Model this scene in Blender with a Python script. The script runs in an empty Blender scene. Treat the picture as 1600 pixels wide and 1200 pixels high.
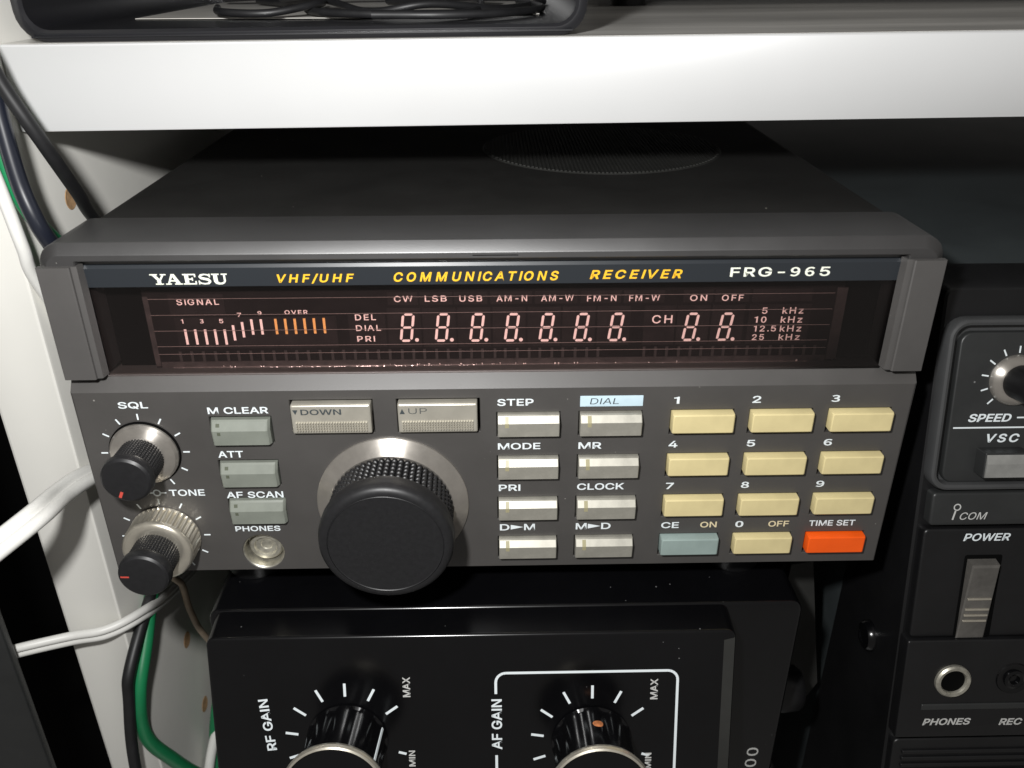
import bpy, bmesh, math, random
from mathutils import Matrix, Vector

S = 0.001                      # everything below is written in millimetres
random.seed(7)
sc = bpy.context.scene
COL = sc.collection
PI = math.pi

# ------------------------------------------------------------------ camera, light, exposure
cam_d = bpy.data.cameras.new('camera')
cam = bpy.data.objects.new('camera', cam_d)
COL.objects.link(cam)
cam_d.sensor_width = 36.0
cam_d.lens = 1317.75 / 1600.0 * 36.0
cam_d.clip_start = 0.005
cam_d.clip_end = 50.0
cam_d.dof.use_dof = True
cam_d.dof.focus_distance = 0.196
cam_d.dof.aperture_fstop = 30.0
R = [[0.9997988, 0.01662545, 0.01122275], [-0.01990228, 0.89196087, 0.45167433], [-0.00250097, -0.45180681, 0.8921123]]
CAM = (90.217, -159.441, 129.544)
cam.matrix_world = Matrix([[R[i][0], R[i][2], -R[i][1], CAM[i] * S] for i in range(3)] + [[0, 0, 0, 1]])
sc.camera = cam

world = bpy.data.worlds.new('World')
sc.world = world
world.use_nodes = True
bg = world.node_tree.nodes['Background']
bg.inputs['Color'].default_value = (1.0, 0.96, 0.91, 1)
bg.inputs['Strength'].default_value = 0.16

# the camera's own flash: a small lamp up and to the left of the lens
fl_d = bpy.data.lights.new('flash', 'POINT')
fl_d.shadow_soft_size = 0.0065
fl_d.energy = 2.38
fl_d.color = (1.0, 0.995, 0.985)
flash = bpy.data.objects.new('flash', fl_d)
COL.objects.link(flash)
flash.location = (0.058, -0.147, 0.160)

sc.view_settings.view_transform = 'Standard'
sc.view_settings.look = 'None'
sc.view_settings.exposure = 0.0
sc.view_settings.gamma = 1.0
sc.view_settings.use_curve_mapping = False
sc.render.engine = 'CYCLES'
sc.cycles.max_bounces = 8
sc.cycles.transparent_max_bounces = 12

# ------------------------------------------------------------------ materials
def mat(name, color, rough=0.5, metal=0.0, spec=0.5, bump=None, var=None, coat=0.0, aniso=0.0, speck=None, streak=None):
    m = bpy.data.materials.new(name)
    m.use_nodes = True
    nt = m.node_tree
    b = nt.nodes['Principled BSDF']
    b.inputs['Base Color'].default_value = (*color, 1)
    b.inputs['Roughness'].default_value = rough
    b.inputs['Metallic'].default_value = metal
    b.inputs['Specular IOR Level'].default_value = min(spec, 1.0)
    b.inputs['IOR'].default_value = 1.7 if spec >= 1.0 else 1.5
    b.inputs['Coat Weight'].default_value = coat
    b.inputs['Coat Roughness'].default_value = 0.08
    tc = nt.nodes.new('ShaderNodeTexCoord')
    def noise(scale, detail=4, rough_=0.6, stretch=None):
        n = nt.nodes.new('ShaderNodeTexNoise')
        n.inputs['Scale'].default_value = scale
        n.inputs['Detail'].default_value = detail
        n.inputs['Roughness'].default_value = rough_
        if stretch:
            mp = nt.nodes.new('ShaderNodeMapping')
            mp.inputs['Scale'].default_value = stretch
            nt.links.new(tc.outputs['Object'], mp.inputs['Vector'])
            nt.links.new(mp.outputs['Vector'], n.inputs['Vector'])
        else:
            nt.links.new(tc.outputs['Object'], n.inputs['Vector'])
        return n
    col_out = None
    if var:                                      # (scale, amount[, stretch])
        n = noise(var[0], 5, 0.65, var[2] if len(var) > 2 else None)
        mx = nt.nodes.new('ShaderNodeMix'); mx.data_type = 'RGBA'
        a = var[1]
        mx.inputs['A'].default_value = (*[max(0, c * (1 - a)) for c in color], 1)
        mx.inputs['B'].default_value = (*[min(1, c * (1 + a)) for c in color], 1)
        rp = nt.nodes.new('ShaderNodeMapRange')
        rp.inputs['From Min'].default_value = 0.3; rp.inputs['From Max'].default_value = 0.7
        nt.links.new(n.outputs['Fac'], rp.inputs['Value'])
        nt.links.new(rp.outputs['Result'], mx.inputs['Factor'])
        col_out = mx.outputs['Result']
        rr_ = nt.nodes.new('ShaderNodeMapRange')
        rr_.inputs['To Min'].default_value = max(0.02, rough * 0.85); rr_.inputs['To Max'].default_value = min(1, rough * 1.15)
        nt.links.new(n.outputs['Fac'], rr_.inputs['Value'])
        nt.links.new(rr_.outputs['Result'], b.inputs['Roughness'])
    if speck:                                    # dust: (scale, threshold, colour)
        v = nt.nodes.new('ShaderNodeTexVoronoi')
        v.inputs['Scale'].default_value = speck[0]
        nt.links.new(tc.outputs['Object'], v.inputs['Vector'])
        n2 = noise(speck[0] * 0.13, 2)
        lt = nt.nodes.new('ShaderNodeMath'); lt.operation = 'LESS_THAN'
        nt.links.new(v.outputs['Distance'], lt.inputs[0])
        ml = nt.nodes.new('ShaderNodeMapRange')
        ml.inputs['From Min'].default_value = 0.46; ml.inputs['From Max'].default_value = 0.70
        ml.inputs['To Min'].default_value = 0.0; ml.inputs['To Max'].default_value = speck[1]
        nt.links.new(n2.outputs['Fac'], ml.inputs['Value'])
        nt.links.new(ml.outputs['Result'], lt.inputs[1])
        mx = nt.nodes.new('ShaderNodeMix'); mx.data_type = 'RGBA'
        if col_out: nt.links.new(col_out, mx.inputs['A'])
        else: mx.inputs['A'].default_value = (*color, 1)
        mx.inputs['B'].default_value = (*speck[2], 1)
        nt.links.new(lt.outputs['Value'], mx.inputs['Factor'])
        col_out = mx.outputs['Result']
    if col_out: nt.links.new(col_out, b.inputs['Base Color'])
    if bump:                                     # (scale, strength, distance_mm[, stretch])
        n = noise(bump[0], 3, 0.6, bump[3] if len(bump) > 3 else None)
        bp = nt.nodes.new('ShaderNodeBump')
        bp.inputs['Strength'].default_value = bump[1]
        bp.inputs['Distance'].default_value = bump[2] * S
        nt.links.new(n.outputs['Fac'], bp.inputs['Height'])
        nt.links.new(bp.outputs['Normal'], b.inputs['Normal'])
    if aniso:
        tg = nt.nodes.new('ShaderNodeTangent'); tg.direction_type = 'RADIAL'; tg.axis = 'Z'
        b.inputs['Anisotropic'].default_value = aniso
        b.inputs['Anisotropic Rotation'].default_value = 0.25
        nt.links.new(tg.outputs['Tangent'], b.inputs['Tangent'])
    return m

M = {}
M['case'] = mat('case_paint', (0.014, 0.0135, 0.0125), 0.66, spec=0.3, bump=(2600, 0.35, 0.05), var=(60, 0.18), speck=(170, 0.085, (0.42, 0.40, 0.35)))
M['panel'] = mat('panel_paint', (0.057, 0.0535, 0.0505), 0.48, spec=0.8, bump=(3200, 0.22, 0.04), var=(45, 0.10), speck=(240, 0.07, (0.24, 0.23, 0.21)))
M['bezel'] = mat('bezel_paint', (0.0185, 0.0175, 0.0175), 0.44, spec=1.0, bump=(3200, 0.22, 0.04), var=(40, 0.12), speck=(210, 0.075, (0.26, 0.25, 0.23)))
M['post'] = mat('post_paint', (0.070, 0.0665, 0.064), 0.50, spec=0.6, bump=(3200, 0.22, 0.04), var=(45, 0.10), speck=(210, 0.075, (0.26, 0.25, 0.23)))
M['slot'] = mat('slot_black', (0.003, 0.003, 0.003), 0.8, spec=0.04)
M['white_ink'] = mat('white_ink', (0.78, 0.84, 0.86), 0.5)
M['cream_ink'] = mat('cream_ink', (0.72, 0.62, 0.40), 0.5)
M['yellow_ink'] = mat('yellow_ink', (0.90, 0.50, 0.03), 0.4)
M['brand_ink'] = mat('brand_ink', (0.86, 0.88, 0.76), 0.4)
M['dark_ink'] = mat('dark_ink', (0.045, 0.055, 0.06), 0.5)
M['sticker'] = mat('sticker', (0.55, 0.70, 0.78), 0.45, var=(300, 0.05))
M['cream'] = mat('cream_plastic', (0.66, 0.56, 0.295), 0.40, var=(150, 0.07), bump=(1500, 0.1, 0.03), speck=(500, 0.04, (0.35, 0.28, 0.12)))
M['grey_green'] = mat('grey_green_plastic', (0.27, 0.34, 0.32), 0.38, var=(150, 0.08), bump=(1500, 0.1, 0.03))
M['orange'] = mat('orange_plastic', (0.90, 0.105, 0.006), 0.35, var=(120, 0.06))
M['option'] = mat('option_plastic', (0.20, 0.215, 0.185), 0.40, var=(150, 0.1), bump=(1500, 0.1, 0.03))
M['champagne'] = mat('champagne_metal', (0.43, 0.415, 0.36), 0.44, metal=0.5, var=(260, 0.12), bump=(900, 0.12, 0.04, (0.08, 1, 1)))
M['lens'] = mat('lens', (0.36, 0.33, 0.20), 0.25)
M['lens_dark'] = mat('lens_dark', (0.10, 0.11, 0.08), 0.3)
M['satin'] = mat('satin_champagne', (0.47, 0.445, 0.38), 0.40, metal=0.5, var=(200, 0.08))
M['chrome'] = mat('turned_metal', (0.64, 0.60, 0.545), 0.34, metal=0.85, aniso=0.75, var=(400, 0.08))
M['bright'] = mat('bright_metal', (0.78, 0.73, 0.62), 0.30, metal=0.85, var=(500, 0.05))
M['brass'] = mat('aged_metal', (0.50, 0.48, 0.41), 0.40, metal=0.75, var=(500, 0.3))
M['rubber'] = mat('knob_rubber', (0.011, 0.011, 0.012), 0.44, var=(900, 0.15), bump=(2500, 0.12, 0.02), speck=(150, 0.045, (0.10, 0.10, 0.095)))
M['red'] = mat('red_ink', (0.55, 0.07, 0.05), 0.5)
M['phosphor'] = mat('phosphor', (0.97, 0.74, 0.70), 0.7, bump=(4000, 0.3, 0.05))
M['phosphor_orange'] = mat('phosphor_orange', (0.85, 0.42, 0.13), 0.7)
M['vfd'] = mat('display_substrate', (0.0095, 0.0076, 0.0076), 0.55, spec=0.12, var=(120, 0.25))
M['vfd_light'] = mat('display_grid', (0.0165, 0.013, 0.013), 0.5, spec=0.15, var=(200, 0.25))
M['vfd_edge'] = mat('display_frit', (0.032, 0.025, 0.024), 0.6, var=(350, 0.5))
M['bead'] = mat('glint_metal', (0.9, 0.80, 0.76), 0.30, metal=0.9)
M['glint'] = mat('glint_ridge', (0.85, 0.74, 0.71), 0.24, metal=0.95, bump=(750, 0.9, 0.45))
M['wire'] = mat('filament', (0.40, 0.32, 0.30), 0.4, metal=0.3)
M['title'] = mat('title_band', (0.020, 0.0235, 0.028), 0.32, coat=0.35)
M['shelf_white'] = mat('white_lacquer', (0.555, 0.558, 0.556), 0.42, speck=(60, 0.035, (0.40, 0.385, 0.35)), var=(9, 0.03), bump=(260, 0.05, 0.05, (0.1, 1, 1)))
M['shelf_top'] = mat('shelf_laminate', (0.60, 0.585, 0.55), 0.30, var=(22, 0.35, (0.25, 2.0, 1)), bump=(200, 0.08, 0.1, (0.15, 1, 1)))  # streaks in the colour stand in for reflections of dark things behind
M['upright'] = mat('cream_lacquer', (0.69, 0.68, 0.635), 0.42, var=(12, 0.04))
M['mdf'] = mat('raw_board', (0.50, 0.31, 0.16), 0.8, var=(600, 0.3))
M['gloss_black'] = mat('gloss_black', (0.0025, 0.0025, 0.003), 0.2, var=(50, 0.2), speck=(330, 0.07, (0.12, 0.12, 0.12)), spec=0.5)
M['satin_black'] = mat('satin_black', (0.006, 0.006, 0.0065), 0.4, var=(60, 0.2), bump=(2500, 0.2, 0.03))
M['radio_panel'] = mat('dark_radio_panel', (0.023, 0.024, 0.024), 0.42, bump=(2600, 0.3, 0.04), var=(60, 0.15), speck=(200, 0.06, (0.16, 0.16, 0.16)))
M['radio_case'] = mat('dark_radio_case', (0.040, 0.048, 0.050), 0.55, bump=(2200, 0.35, 0.05), var=(30, 0.2), speck=(260, 0.04, (0.2, 0.2, 0.2)))
M['frame_grey'] = mat('frame_grey', (0.050, 0.051, 0.052), 0.38, spec=0.7, var=(80, 0.1))
M['lever'] = mat('lever_grey', (0.125, 0.118, 0.108), 0.45, metal=0.3, var=(180, 0.25))
M['steel'] = mat('steel_button', (0.42, 0.42, 0.40), 0.42, metal=0.55, var=(200, 0.15))
M['tray'] = mat('tray_plastic', (0.013, 0.013, 0.015), 0.30, bump=(500, 0.15, 0.08), speck=(260, 0.06, (0.3, 0.3, 0.3)))
M['liner'] = mat('lit_liner', (0.55, 0.53, 0.49), 0.7, var=(40, 0.15))
M['cable_black'] = mat('black_cable', (0.012, 0.012, 0.013), 0.48, var=(200, 0.2))
M['cable_gloss'] = mat('gloss_black_cable', (0.010, 0.012, 0.020), 0.30, spec=0.9)
M['cable_green'] = mat('green_cable', (0.012, 0.20, 0.075), 0.4, var=(150, 0.1))
M['cable_white'] = mat('white_cable', (0.74, 0.735, 0.70), 0.42, var=(60, 0.07))
M['cable_tan'] = mat('tan_cable', (0.42, 0.33, 0.24), 0.5, var=(200, 0.2))
M['bracket'] = mat('grey_bracket', (0.03, 0.03, 0.028), 0.5, spec=0.25, var=(60, 0.15))
M['orange_spot'] = mat('orange_spot', (0.45, 0.16, 0.06), 0.5, var=(1500, 0.5))
M['legend'] = mat('grey_legend', (0.55, 0.55, 0.53), 0.5)
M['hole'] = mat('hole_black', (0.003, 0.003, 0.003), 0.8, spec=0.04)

# smoked clear window: tinted see-through with a glossy surface
gm = bpy.data.materials.new('smoked_window'); gm.use_nodes = True
nt = gm.node_tree
for n in list(nt.nodes): nt.nodes.remove(n)
out = nt.nodes.new('ShaderNodeOutputMaterial')
tr = nt.nodes.new('ShaderNodeBsdfTransparent'); tr.inputs['Color'].default_value = (0.93, 0.87, 0.86, 1)
gl = nt.nodes.new('ShaderNodeBsdfGlossy'); gl.inputs['Roughness'].default_value = 0.07
fr = nt.nodes.new('ShaderNodeFresnel'); fr.inputs['IOR'].default_value = 1.45
mx = nt.nodes.new('ShaderNodeMixShader')
nt.links.new(fr.outputs['Fac'], mx.inputs['Fac']); nt.links.new(tr.outputs['BSDF'], mx.inputs[1])
nt.links.new(gl.outputs['BSDF'], mx.inputs[2]); nt.links.new(mx.outputs['Shader'], out.inputs['Surface'])
M['window'] = gm

# ------------------------------------------------------------------ helpers
W = {}                                            # world matrix (in mm) of every object we make
def frame(o, xa=(1, 0, 0), ya=(0, 1, 0), za=(0, 0, 1)):
    m = Matrix.Identity(4)
    for i in range(3):
        m[i][0], m[i][1], m[i][2], m[i][3] = xa[i], ya[i], za[i], o[i]
    return m
def panel_frame(o, tilt=0.0):                     # x right, y up the panel, z out of the panel
    t = math.radians(tilt)
    return frame(o, (1, 0, 0), (0, math.sin(t), math.cos(t)), (0, -math.cos(t), math.sin(t)))
ID = Matrix.Identity(4)

def register(o, parent, wm):
    W[o.name] = wm
    local = wm if parent is None else W[parent.name].inverted() @ wm
    local = local.copy()
    local.translation = local.translation * S
    if parent is not None: o.parent = parent
    o.matrix_local = local
    COL.objects.link(o)

def thing(name, label, cat, loc=(0, 0, 0), group=None, wm=None):
    o = bpy.data.objects.new(name, None)
    o.empty_display_size = 0.01
    register(o, None, wm or Matrix.Translation(Vector(loc)))
    tag(o, label, cat, group)
    return o
def tag(o, label, cat=None, group=None):
    o['label'] = label
    if cat: o['category'] = cat
    if group: o['group'] = group
    return o

class MB:
    def __init__(self): self.v = []; self.f = []
    def add(self, vs, fs):
        n = len(self.v); self.v += [tuple(v) for v in vs]; self.f += [tuple(i + n for i in f) for f in fs]
    def loft(self, rings, cap0=True, cap1=True, closed=True):
        n = len(rings[0]); vs = [p for r in rings for p in r]; fs = []
        for k in range(len(rings) - 1):
            for i in range(n if closed else n - 1):
                j = (i + 1) % n
                fs.append((k * n + i, k * n + j, (k + 1) * n + j, (k + 1) * n + i))
        if cap0: fs.append(tuple(range(n))[::-1])
        if cap1: fs.append(tuple((len(rings) - 1) * n + i for i in range(n)))
        self.add(vs, fs); return self
    def box(self, x0, x1, y0, y1, z0, z1):
        return self.loft([[(x0, y0, z0), (x1, y0, z0), (x1, y1, z0), (x0, y1, z0)], [(x0, y0, z1), (x1, y0, z1), (x1, y1, z1), (x0, y1, z1)]])
    def rbox(self, x0, x1, y0, y1, z0, z1, r=0.5, ch=0.3, taper=0.0, n=4, cap0=True):
        rg = [[(*p, z0) for p in rr(x0, x1, y0, y1, r, n)],
              [(*p, z1 - ch) for p in rr(x0 + taper, x1 - taper, y0 + taper, y1 - taper, r, n)]]
        for k in (1, 2, 3, 4):
            a = k / 4 * PI / 2
            i = taper + ch * (1 - math.cos(a)); zz = z1 - ch + ch * math.sin(a)
            rg.append([(*p, zz) for p in rr(x0 + i, x1 - i, y0 + i, y1 - i, max(0.02, r - (i - taper)), n)])
        return self.loft(rg, cap0=cap0)
    def lathe(self, prof, n=64, cx=0, cy=0, cap0=False, cap1=True):
        rings = [[(cx + r * math.cos(2 * PI * i / n), cy + r * math.sin(2 * PI * i / n), z) for i in range(n)] for r, z in prof]
        return self.loft(rings, cap0, cap1)
    def poly(self, pts, z0, z1):
        return self.loft([[(x, y, z0) for x, y in pts], [(x, y, z1) for x, y in pts]])
    def bar2(self, a, b, w, z0, z1, w2=None):     # flat stroke from a to b
        w2 = w if w2 is None else w2
        d = Vector((b[0] - a[0], b[1] - a[1])).normalized(); p = Vector((-d.y, d.x))
        return self.poly([(a[0] - p.x * w / 2, a[1] - p.y * w / 2), (b[0] - p.x * w2 / 2, b[1] - p.y * w2 / 2),
                          (b[0] + p.x * w2 / 2, b[1] + p.y * w2 / 2), (a[0] + p.x * w / 2, a[1] + p.y * w / 2)], z0, z1)
    def tf(self, m):
        self.v = [tuple(m @ Vector(v)) for v in self.v]; return self
    def build(self, name, material, parent, wm=ID, smooth=35, origin=None):
        """vertices are given in the frame wm (mm)"""
        vs = self.v
        if origin is not None:
            vs = [(x - origin[0], y - origin[1], z - origin[2]) for x, y, z in vs]
            wm = wm @ Matrix.Translation(Vector(origin))
        me = bpy.data.meshes.new(name)
        me.from_pydata([(x * S, y * S, z * S) for x, y, z in vs], [], self.f)
        bm = bmesh.new(); bm.from_mesh(me)
        bmesh.ops.recalc_face_normals(bm, faces=bm.faces)
        bm.to_mesh(me); bm.free()
        me.update()
        if smooth:
            me.polygons.foreach_set('use_smooth', [True] * len(me.polygons))
            me.set_sharp_from_angle(angle=math.radians(smooth))
        me.materials.append(M[material])
        o = bpy.data.objects.new(name, me)
        register(o, parent, wm)
        return o

def rr(x0, x1, y0, y1, r, n=4):
    r = max(0.001, min(r, (x1 - x0) / 2 - 1e-4, (y1 - y0) / 2 - 1e-4))
    pts = []
    for cx, cy, a0 in ((x1 - r, y0 + r, -PI / 2), (x1 - r, y1 - r, 0), (x0 + r, y1 - r, PI / 2), (x0 + r, y0 + r, PI)):
        for k in range(n + 1):
            a = a0 + PI / 2 * k / n
            pts.append((cx + r * math.cos(a), cy + r * math.sin(a)))
    return pts

# outlines of the plain sans serif capitals and figures used for the silk-screened lettering (1000 units to the em)
GLYPHS = {
 'A': (480, ['16,0 201,509 276,509 463,0 395,0 287,302 276,334 264,372 250,420 232,478 245,478 228,419 213,371 201,333 191,302 85,0', '110,142 110,199 370,199 370,142']),
 'B': (456, ['60,0 60,509 241,509 289,504 329,491 359,469 381,442 394,410 398,374 395,344 387,320 373,301 356,286 336,275 315,267 315,262 339,257 363,245 385,227 402,203 414,173 418,136 413,100 400,67 377,39 344,18 301,4 247,0', '125,57 245,57 296,63 330,80 349,105 355,137 352,161 342,184 327,203 306,218 279,228 248,231 125,231', '125,285 238,285 265,288 288,296 308,309 323,326 333,348 336,372 330,403 313,429 283,446 240,452 125,452']),
 'C': (510, ['267,-7 225,-3 186,7 150,25 119,49 92,79 70,115 53,157 44,203 40,254 44,305 53,352 70,393 92,429 119,459 150,484 186,501 225,512 267,516 305,513 340,504 373,490 402,471 427,447 448,418 463,385 473,348 408,348 401,373 389,395 375,413 357,428 337,440 315,449 292,454 267,456 223,450 184,432 150,403 125,364 109,314 103,254 109,194 125,145 151,105 184,76 223,59 267,53 292,55 315,60 337,69 357,81 375,96 389,114 401,136 408,160 473,160 463,124 448,91 428,62 402,38 373,19 341,5 305,-4']),
 'D': (502, ['219,0 96,0 96,57 215,57 272,63 318,81 354,110 379,149 394,198 399,255 394,312 379,361 354,399 320,428 275,446 221,452 93,452 93,509 225,509 273,505 315,495 353,478 399,441 433,391 449,351 458,306 462,255 458,205 449,159 433,119 411,83 384,54 351,31 312,14 268,3', '125,509 125,0 60,0 60,509']),
 'E': (419, ['60,0 60,509 372,509 372,452 125,452 125,286 355,286 355,229 125,229 125,57 375,57 375,0']),
 'F': (410, ['60,0 60,509 369,509 369,452 125,452 125,278 346,278 346,221 125,221 125,0']),
 'G': (520, ['269,-7 225,-3 185,7 149,25 118,49 91,79 69,116 53,157 43,203 40,254 43,305 53,352 69,393 91,429 117,459 149,484 184,501 223,512 265,516 304,513 340,504 374,489 403,469 429,445 449,416 465,384 474,349 408,349 399,372 387,393 373,411 356,427 337,439 315,448 291,454 265,456 222,450 183,432 150,404 125,364 109,314 103,254 109,194 125,145 151,105 184,76 224,59 269,53 309,57 345,71 374,93 396,123 410,160 415,202 434,199 283,199 283,256 478,256 478,200 471,141 451,91 419,50 377,19 326,0']),
 'H': (517, ['60,0 60,509 125,509 125,289 392,289 392,509 457,509 457,0 392,0 392,232 125,232 125,0']),
 'I': (190, ['62,0 62,509 128,509 128,0']),
 'K': (467, ['104,145 104,216 122,239 139,261 157,282 174,303 193,324 212,344 364,509 448,509 231,276 228,276', '60,0 60,509 125,509 125,334 124,225 125,193 125,0', '372,0 188,259 228,309 449,0']),
 'L': (393, ['60,0 60,509 125,509 125,57 361,57 361,0']),
 'M': (628, ['60,0 60,509 152,509 277,187 282,174 287,159 299,123 305,103 311,84 317,65 322,49 307,49 318,83 330,121 336,140 342,158 348,174 352,187 476,509 568,509 568,0 504,0 504,291 504,327 505,347 505,369 506,413 507,457 513,457 505,433 498,409 490,386 482,363 474,341 467,322 461,305 456,291 342,0 286,0 170,291 165,304 159,321 145,361 137,384 129,408 121,432 112,457 119,457 119,437 120,416 121,372 122,328 122,309 122,291 122,0']),
 'N': (514, ['60,0 60,509 130,509 388,112 388,509 454,509 454,0 384,0 126,397 126,0']),
 'O': (533, ['267,-7 225,-3 186,7 150,25 119,49 92,79 70,115 53,157 44,203 40,254 44,305 53,352 70,393 92,429 119,459 150,484 186,501 225,512 267,516 309,512 348,501 384,484 415,459 442,429 464,393 480,352 490,305 493,254 490,203 480,157 464,115 442,79 415,49 384,25 348,7 309,-3', '267,53 310,59 349,76 383,105 408,144 425,194 430,254 425,314 408,365 383,404 349,433 310,450 267,456 223,450 184,433 151,404 125,364 109,314 103,254 109,194 125,144 151,105 184,76 223,59']),
 'P': (445, ['60,0 60,509 235,509 289,503 332,487 366,462 390,430 404,391 409,348 404,304 390,265 366,233 332,207 289,191 235,186 109,186 109,242 233,242 269,246 297,256 318,272 333,294 342,319 344,348 342,376 333,402 318,423 297,439 268,449 232,452 125,452 125,0']),
 'Q': (533, ['245,159 313,159 369,85 384,65 468,-48 401,-48 346,27 331,46', '267,-7 225,-3 186,7 150,25 119,49 92,79 70,115 53,157 44,203 40,254 44,305 53,352 70,393 92,429 119,459 150,484 186,501 225,512 267,516 309,512 348,501 384,484 415,459 442,429 464,393 480,352 490,305 493,254 490,203 480,157 464,115 442,79 415,49 384,25 348,7 309,-3', '267,53 310,59 349,76 383,105 408,144 425,194 430,254 425,314 408,365 383,404 349,433 310,450 267,456 223,450 184,433 151,404 125,364 109,314 103,254 109,194 125,144 151,105 184,76 223,59']),
 'R': (449, ['60,0 60,509 236,509 290,504 333,489 367,465 390,433 405,395 409,352 405,309 390,271 367,240 333,217 289,203 236,198 96,198 96,255 234,255 269,258 298,267 319,281 334,300 342,324 345,352 342,380 334,405 319,425 298,440 269,449 233,452 125,452 125,0', '353,0 230,229 303,229 428,0']),
 'S': (447, ['224,-9 172,-4 128,9 91,31 64,60 46,96 38,137 104,137 110,110 123,88 142,71 166,59 194,52 224,49 257,52 286,60 311,74 329,92 341,114 346,139 342,161 332,179 316,193 296,205 272,214 245,222 184,239 128,260 86,289 60,326 52,372 58,413 75,448 102,476 138,498 180,511 227,516 275,511 316,498 351,476 377,449 394,415 401,378 337,378 326,412 302,437 267,453 225,459 194,456 167,448 145,435 129,418 118,398 115,376 119,352 131,334 148,319 169,308 191,300 212,293 264,279 287,272 312,264 336,252 359,238 379,220 395,198 405,171 408,139 403,99 386,64 360,34 323,11 278,-4']),
 'T': (449, ['32,452 32,509 417,509 417,452 257,452 257,0 193,0 193,452']),
 'U': (517, ['259,-8 203,-2 154,15 114,43 85,80 66,124 60,173 60,509 124,509 124,178 128,144 141,113 160,87 187,68 220,56 259,52 298,56 331,68 357,87 377,113 389,144 393,178 393,509 457,509 457,173 451,124 433,80 403,43 363,15 315,-2']),
 'V': (480, ['204,0 16,509 84,509 192,206 203,176 215,137 230,89 248,31 235,31 252,90 267,138 279,176 290,206 395,509 463,509 278,0']),
 'W': (686, ['155,0 16,509 82,509 163,196 170,171 175,145 181,120 187,94 192,67 197,40 189,40 194,67 200,94 205,120 211,145 218,171 224,196 306,509 380,509 462,196 468,171 474,145 480,120 486,94 492,67 497,40 488,40 493,67 499,94 504,120 510,145 523,196 603,509 670,509 530,0 455,0 368,323 359,356 351,391 344,431 336,475 350,475 342,433 335,395 327,359 318,323 230,0']),
 'X': (474, ['18,0 217,284 217,236 29,509 104,509 178,400 192,379 204,361 214,345 223,329 233,312 243,292 232,292 243,311 252,329 261,345 272,361 284,379 298,400 374,509 446,509 259,239 259,287 456,0 382,0 292,129 279,149 268,165 259,180 250,195 241,212 230,231 244,231 235,213 225,196 216,181 206,166 195,149 182,129 91,0']),
 'k': (381, ['110,137 110,212 121,212 284,379 360,379 184,199 177,199', '53,0 53,509 114,509 114,0', '294,0 148,186 191,229 372,0']),
 'z': (380, ['42,0 42,46 254,320 254,323 48,323 48,379 333,379 333,331 126,60 126,56 339,56 339,0']),
 '0': (430, ['189,-10 273,20 326,107 345,252 326,396 273,482 189,509 107,482 53,396 35,252 53,107 107,20', '189,41 121,92 94,252 121,411 189,460 259,411 285,252 259,92']),
 '1': (330, ['150,0 150,405 40,405 40,452 110,462 150,478 172,509 222,509 222,0']),
 '2': (453, ['64,0 64,47 234,229 261,257 282,282 299,305 311,327 318,348 320,371 317,397 308,419 293,436 273,449 250,457 224,460 196,457 172,447 153,433 139,413 130,390 127,362 66,362 71,405 86,442 111,473 143,496 182,511 225,516 268,511 306,497 337,474 361,445 376,411 381,372 378,345 371,318 357,290 336,259 306,223 267,180 153,60 153,57 389,57 389,0']),
 '3': (430, ['179,-10 294,29 341,135 310,218 234,261 234,265 298,308 324,384 283,476 177,509 101,493 39,450 72,410 119,445 176,458 238,437 259,380 230,312 121,285 121,236 244,209 277,136 250,68 176,43 103,60 53,99 20,60 82,12']),
 '4': (453, ['40,105 40,158 247,509 311,509 109,166 109,163 413,163 413,105', '282,0 282,121 282,146 282,318 343,318 343,0']),
 '5': (453, ['221,-7 178,-2 140,11 108,32 83,60 66,93 60,130 122,130 127,108 138,89 154,73 173,60 196,52 221,50 250,53 276,64 298,82 314,104 324,131 328,162 324,193 314,221 297,244 275,262 248,273 218,277 192,275 167,268 145,258 128,246 67,253 96,509 366,509 366,452 151,452 134,301 136,301 155,315 178,325 203,331 229,334 263,330 294,321 321,306 345,285 364,260 379,231 388,199 391,163 385,117 369,76 343,41 309,15 268,-1']),
 '6': (430, ['205,-10 306,35 349,154 312,271 211,310 150,294 98,252 117,372 162,439 226,458 269,448 306,419 341,458 291,495 222,509 133,484 64,396 39,240 60,101 119,20', '98,201 150,250 201,265 267,234 291,154 265,72 205,41 131,82']),
 '7': (453, ['97,0 323,448 323,452 62,452 62,509 391,509 391,449 165,0']),
 '8': (430, ['191,-10 304,29 347,121 322,203 263,252 263,255 308,304 330,376 292,472 193,509 96,474 55,380 76,314 123,265 123,263 60,209 31,125 76,29', '226,271 146,312 111,380 135,439 191,462 254,437 277,372 263,320', '191,37 117,64 86,131 105,195 156,244 248,197 289,123 261,60']),
 '9': (430, ['160,-10 250,20 316,109 341,271 320,404 259,484 174,509 72,464 29,347 68,230 168,189 230,207 283,252 263,129 218,62 158,43 111,53 74,82 39,43 90,6', '283,302 230,252 177,236 111,267 90,347 113,429 174,460 250,421']),
 '/': (249, ['235,533 71,-76 14,-76 178,533']),
 '-': (453, ['337,244 337,188 114,188 114,244']),
 '.': (188, ['95,-4 78,-1 63,9 53,24 50,41 53,59 63,73 78,83 95,87 113,83 128,73 138,59 141,41 138,24 128,9 113,-1']),
}
_tc = {}
def area(p): return sum(a[0] * b[1] - b[0] * a[1] for a, b in zip(p, p[1:] + p[:1])) / 2
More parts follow.
